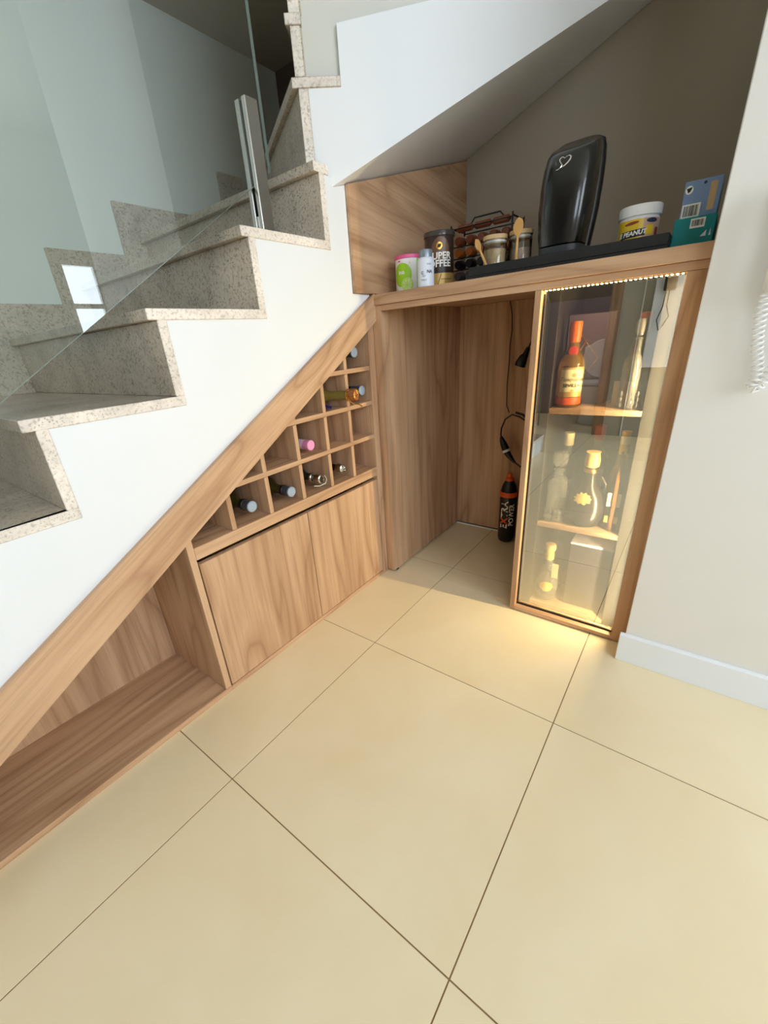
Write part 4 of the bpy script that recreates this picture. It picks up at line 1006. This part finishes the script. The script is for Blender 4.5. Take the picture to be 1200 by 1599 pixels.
MB().tube([(1.0, -0.040, 0.520), (1.0, -0.047, 0.500), (1.0, -0.056, 0.482), (1.0, -0.066, 0.460)], [0.006, 0.012, 0.016, 0.017], 12).build('socket_body', M['black'], t)
MB().tube([(1.0, -0.066, 0.460), (1.0, -0.071, 0.450)], 0.0185, 12).build('plug_collar', M['white_p'], t)
MB().tube([(1.0, -0.071, 0.450), (1.0, -0.086, 0.430), (1.0, -0.102, 0.412), (1.0, -0.112, 0.402)], [0.015, 0.013, 0.008, 0.006], 12).build('plug_body', M['black'], t)
MB().tube([(1.0, -0.110, 0.404), (1.0, -0.140, 0.385), (1.0, -0.180, 0.378), (1.0, -0.240, 0.385)], 0.0038, 8).build('cable', M['black'], t)
M['brown_wire'] = plain('brown_wire', (74, 44, 30), 0.5)
tag(MB().tube([(1.062, -0.022, 1.084), (1.062, -0.034, 1.03), (1.062, -0.038, 0.97), (1.062, -0.032, 0.91), (1.062, -0.034, 0.85), (1.062, -0.030, 0.74), (1.062, -0.035, 0.65), (1.058, -0.050, 0.62)], 0.0022, 6).build('thin_wire', M['brown_wire'], None, origin=(1.062, -0.03, 0.62)), 'thin brown wire hanging down the niche back panel', 'wire')

# ================================================================== WALL PHONE AT THE RIGHT EDGE
ph = thing('wall_phone', (0.345, -0.88, 0.98), 'white wall phone with coiled cord on the right wall', 'phone')
box('base', M['white_p'], ph, 0.325, 0.3595, -0.925, -0.835, 0.98, 1.20, 0.006)
MB().tube([(0.312, -0.815, 1.19), (0.300, -0.815, 1.16), (0.298, -0.815, 1.10), (0.300, -0.815, 1.04), (0.312, -0.815, 1.008)], [0.018, 0.019, 0.015, 0.019, 0.018], 16).build('handset', M['white_p'], ph)
def coil(P, r, turns, rw, N_=None):
    P = [Vector(p_) for p_ in P]; seg = [(P[i + 1] - P[i]).length for i in range(len(P) - 1)]; L = sum(seg); out = []
    n = turns * 12
    for i in range(n + 1):
        s_ = L * i / n; k = 0
        while k < len(seg) - 1 and s_ > seg[k]: s_ -= seg[k]; k += 1
        t_ = (P[k + 1] - P[k]).normalized(); p_ = P[k] + t_ * s_
        e1 = t_.cross(Vector((1, 0, 0.01))).normalized(); e2 = t_.cross(e1); a = 2 * PI * turns * i / n
        out.append(p_ + (e1 * math.cos(a) + e2 * math.sin(a)) * r)
    return out
cp = [(0.325, -0.805, 1.005), (0.326, -0.806, 0.97), (0.328, -0.810, 0.93), (0.330, -0.817, 0.895), (0.331, -0.826, 0.862), (0.332, -0.828, 0.842), (0.332, -0.824, 0.826), (0.332, -0.832, 0.820), (0.331, -0.842, 0.835), (0.330, -0.852, 0.87), (0.329, -0.858, 0.92), (0.328, -0.862, 0.975)]
MB().tube(coil(cp, 0.0085, 34, 0), 0.0021, 6).build('coiled_cord', M['white_p'], ph)

# ================================================================== BEHIND THE CAMERA (seen mirrored in the cabinet door)
M['bath_t'] = cloudy('mauve_grey_tile', (150, 138, 150), (158, 146, 158), 4, 0.3)
M['bath_u'] = cloudy('taupe_bathroom_paint', (120, 112, 102), (126, 118, 108), 4, 0.7)
struct(MB().prism([(-3.75, -0.5), (-2.7, -0.5), (-2.7, -0.45), (-3.7, -0.45), (-3.7, 1.2), (-2.7, 1.2), (-2.7, 1.25), (-3.75, 1.25)], XY, 0, 1.22).prism([(-3.75, -0.5), (-2.7, -0.5), (-2.7, -0.45), (-3.7, -0.45), (-3.7, 1.2), (-2.7, 1.2), (-2.7, 1.25), (-3.75, 1.25)], XY, 1.2201, 2.5, 1).build('wall_bathroom', [M['bath_t'], M['bath_u']]), 'purple-grey bathroom wall seen through the doorway', 'wall')
struct(MB().box(-3.75, -2.7, -0.5, 1.25, 2.5, 2.55).build('ceiling_bathroom', M['wall_w']), 'bathroom ceiling', 'ceiling')
M['jamb'] = wood('dark_oak_jamb', (0, H, 0), 0.55, 3.3)
d1 = bpy.data.objects.new('door_1', None); COL.objects.link(d1); d1.location = (-2.6, 0.34, 0); struct(d1, 'brown wooden bathroom doorway, mirrored in the cabinet door', 'door')
for y0, y1 in ((-0.075, 0.012), (0.668, 0.755)): box('jamb', M['jamb'], d1, -2.705, -2.585, y0, y1, 0, 2.17, 0.002)
box('lintel', M['jamb'], d1, -2.705, -2.585, 0.0125, 0.6675, 2.085, 2.17, 0.002)
to = thing('toilet', (-3.2, 0.12, 0), 'white toilet with raised lid, mirrored in the cabinet door', 'toilet')
MB().lathe([(0.0, 0.0), (0.12, 0.0), (0.125, 0.02), (0.10, 0.12), (0.115, 0.24), (0.17, 0.34), (0.185, 0.39), (0.15, 0.40), (0.12, 0.34), (0.0, 0.26)], (-3.17, 0.14, 0), n=32).build('bowl', M['white_p'], to)
MB().lathe([(0.12, 0.0), (0.185, 0.0), (0.188, 0.012), (0.185, 0.022), (0.12, 0.022)], (-3.17, 0.14, 0.402), n=32).build('seat', M['white_p'], to)
MB().lathe([(0.0, 0.0), (0.185, 0.0), (0.188, 0.010), (0.18, 0.02), (0.0, 0.02)], (-3.36, 0.14, 0.63), (1, 0, 0.15), n=32).build('lid', M['white_p'], to)
box('cistern', M['white_p'], to, -3.55, -3.385, -0.05, 0.33, 0.36, 0.76, 0.02)
t = thing('meter_cabinet', (-2.595, -0.39, 0.6), 'white wall cabinet with black box and dangling cord, mirrored in the door', 'wall cabinet')
box('cabinet_body', M['white_p'], t, -2.598, -2.53, -0.48, -0.30, 0.60, 1.75, 0.004)
box('black_box', M['black'], t, -2.528, -2.48, -0.44, -0.36, 1.16, 1.40, 0.006)
MB().tube([(-2.50, -0.38, 1.16), (-2.505, -0.375, 1.05), (-2.51, -0.35, 0.96), (-2.51, -0.375, 0.88), (-2.51, -0.40, 0.92), (-2.51, -0.425, 0.98), (-2.505, -0.40, 1.06), (-2.50, -0.40, 1.16)], 0.004, 6).build('cord', M['black'], t)

lp = thing('added_fill_lamp', (-3.1, 0.4, 2.5), 'round flush lamp added unseen to brighten the mirrored bathroom', 'lamp')  # added lamp, out of view, lights the bathroom for its reflection
MB().lathe([(0.0, 0.0), (0.15, 0.0), (0.15, -0.03), (0.14, -0.035)], (-3.1, 0.4, 2.4995), n=32).build('lamp_rim', M['white_p'], lp)
M['lamp'] = glow('fill_lamp_glow', (1.0, 0.95, 0.88, 1), 40.0)
MB().lathe([(0.14, -0.035), (0.08, -0.055), (0.0, -0.06)], (-3.1, 0.4, 2.4995), n=32).build('lamp_shade', M['lamp'], lp)
tag(box('corner_line_strip', M['white_p'], None, -2.5995, -2.59, -0.232, -0.224, 0.0, 2.6, 0.001), 'thin white strip standing in for a wall corner, mirrored in the cabinet door', 'wall strip')  # strip added to draw the white line of a wall corner
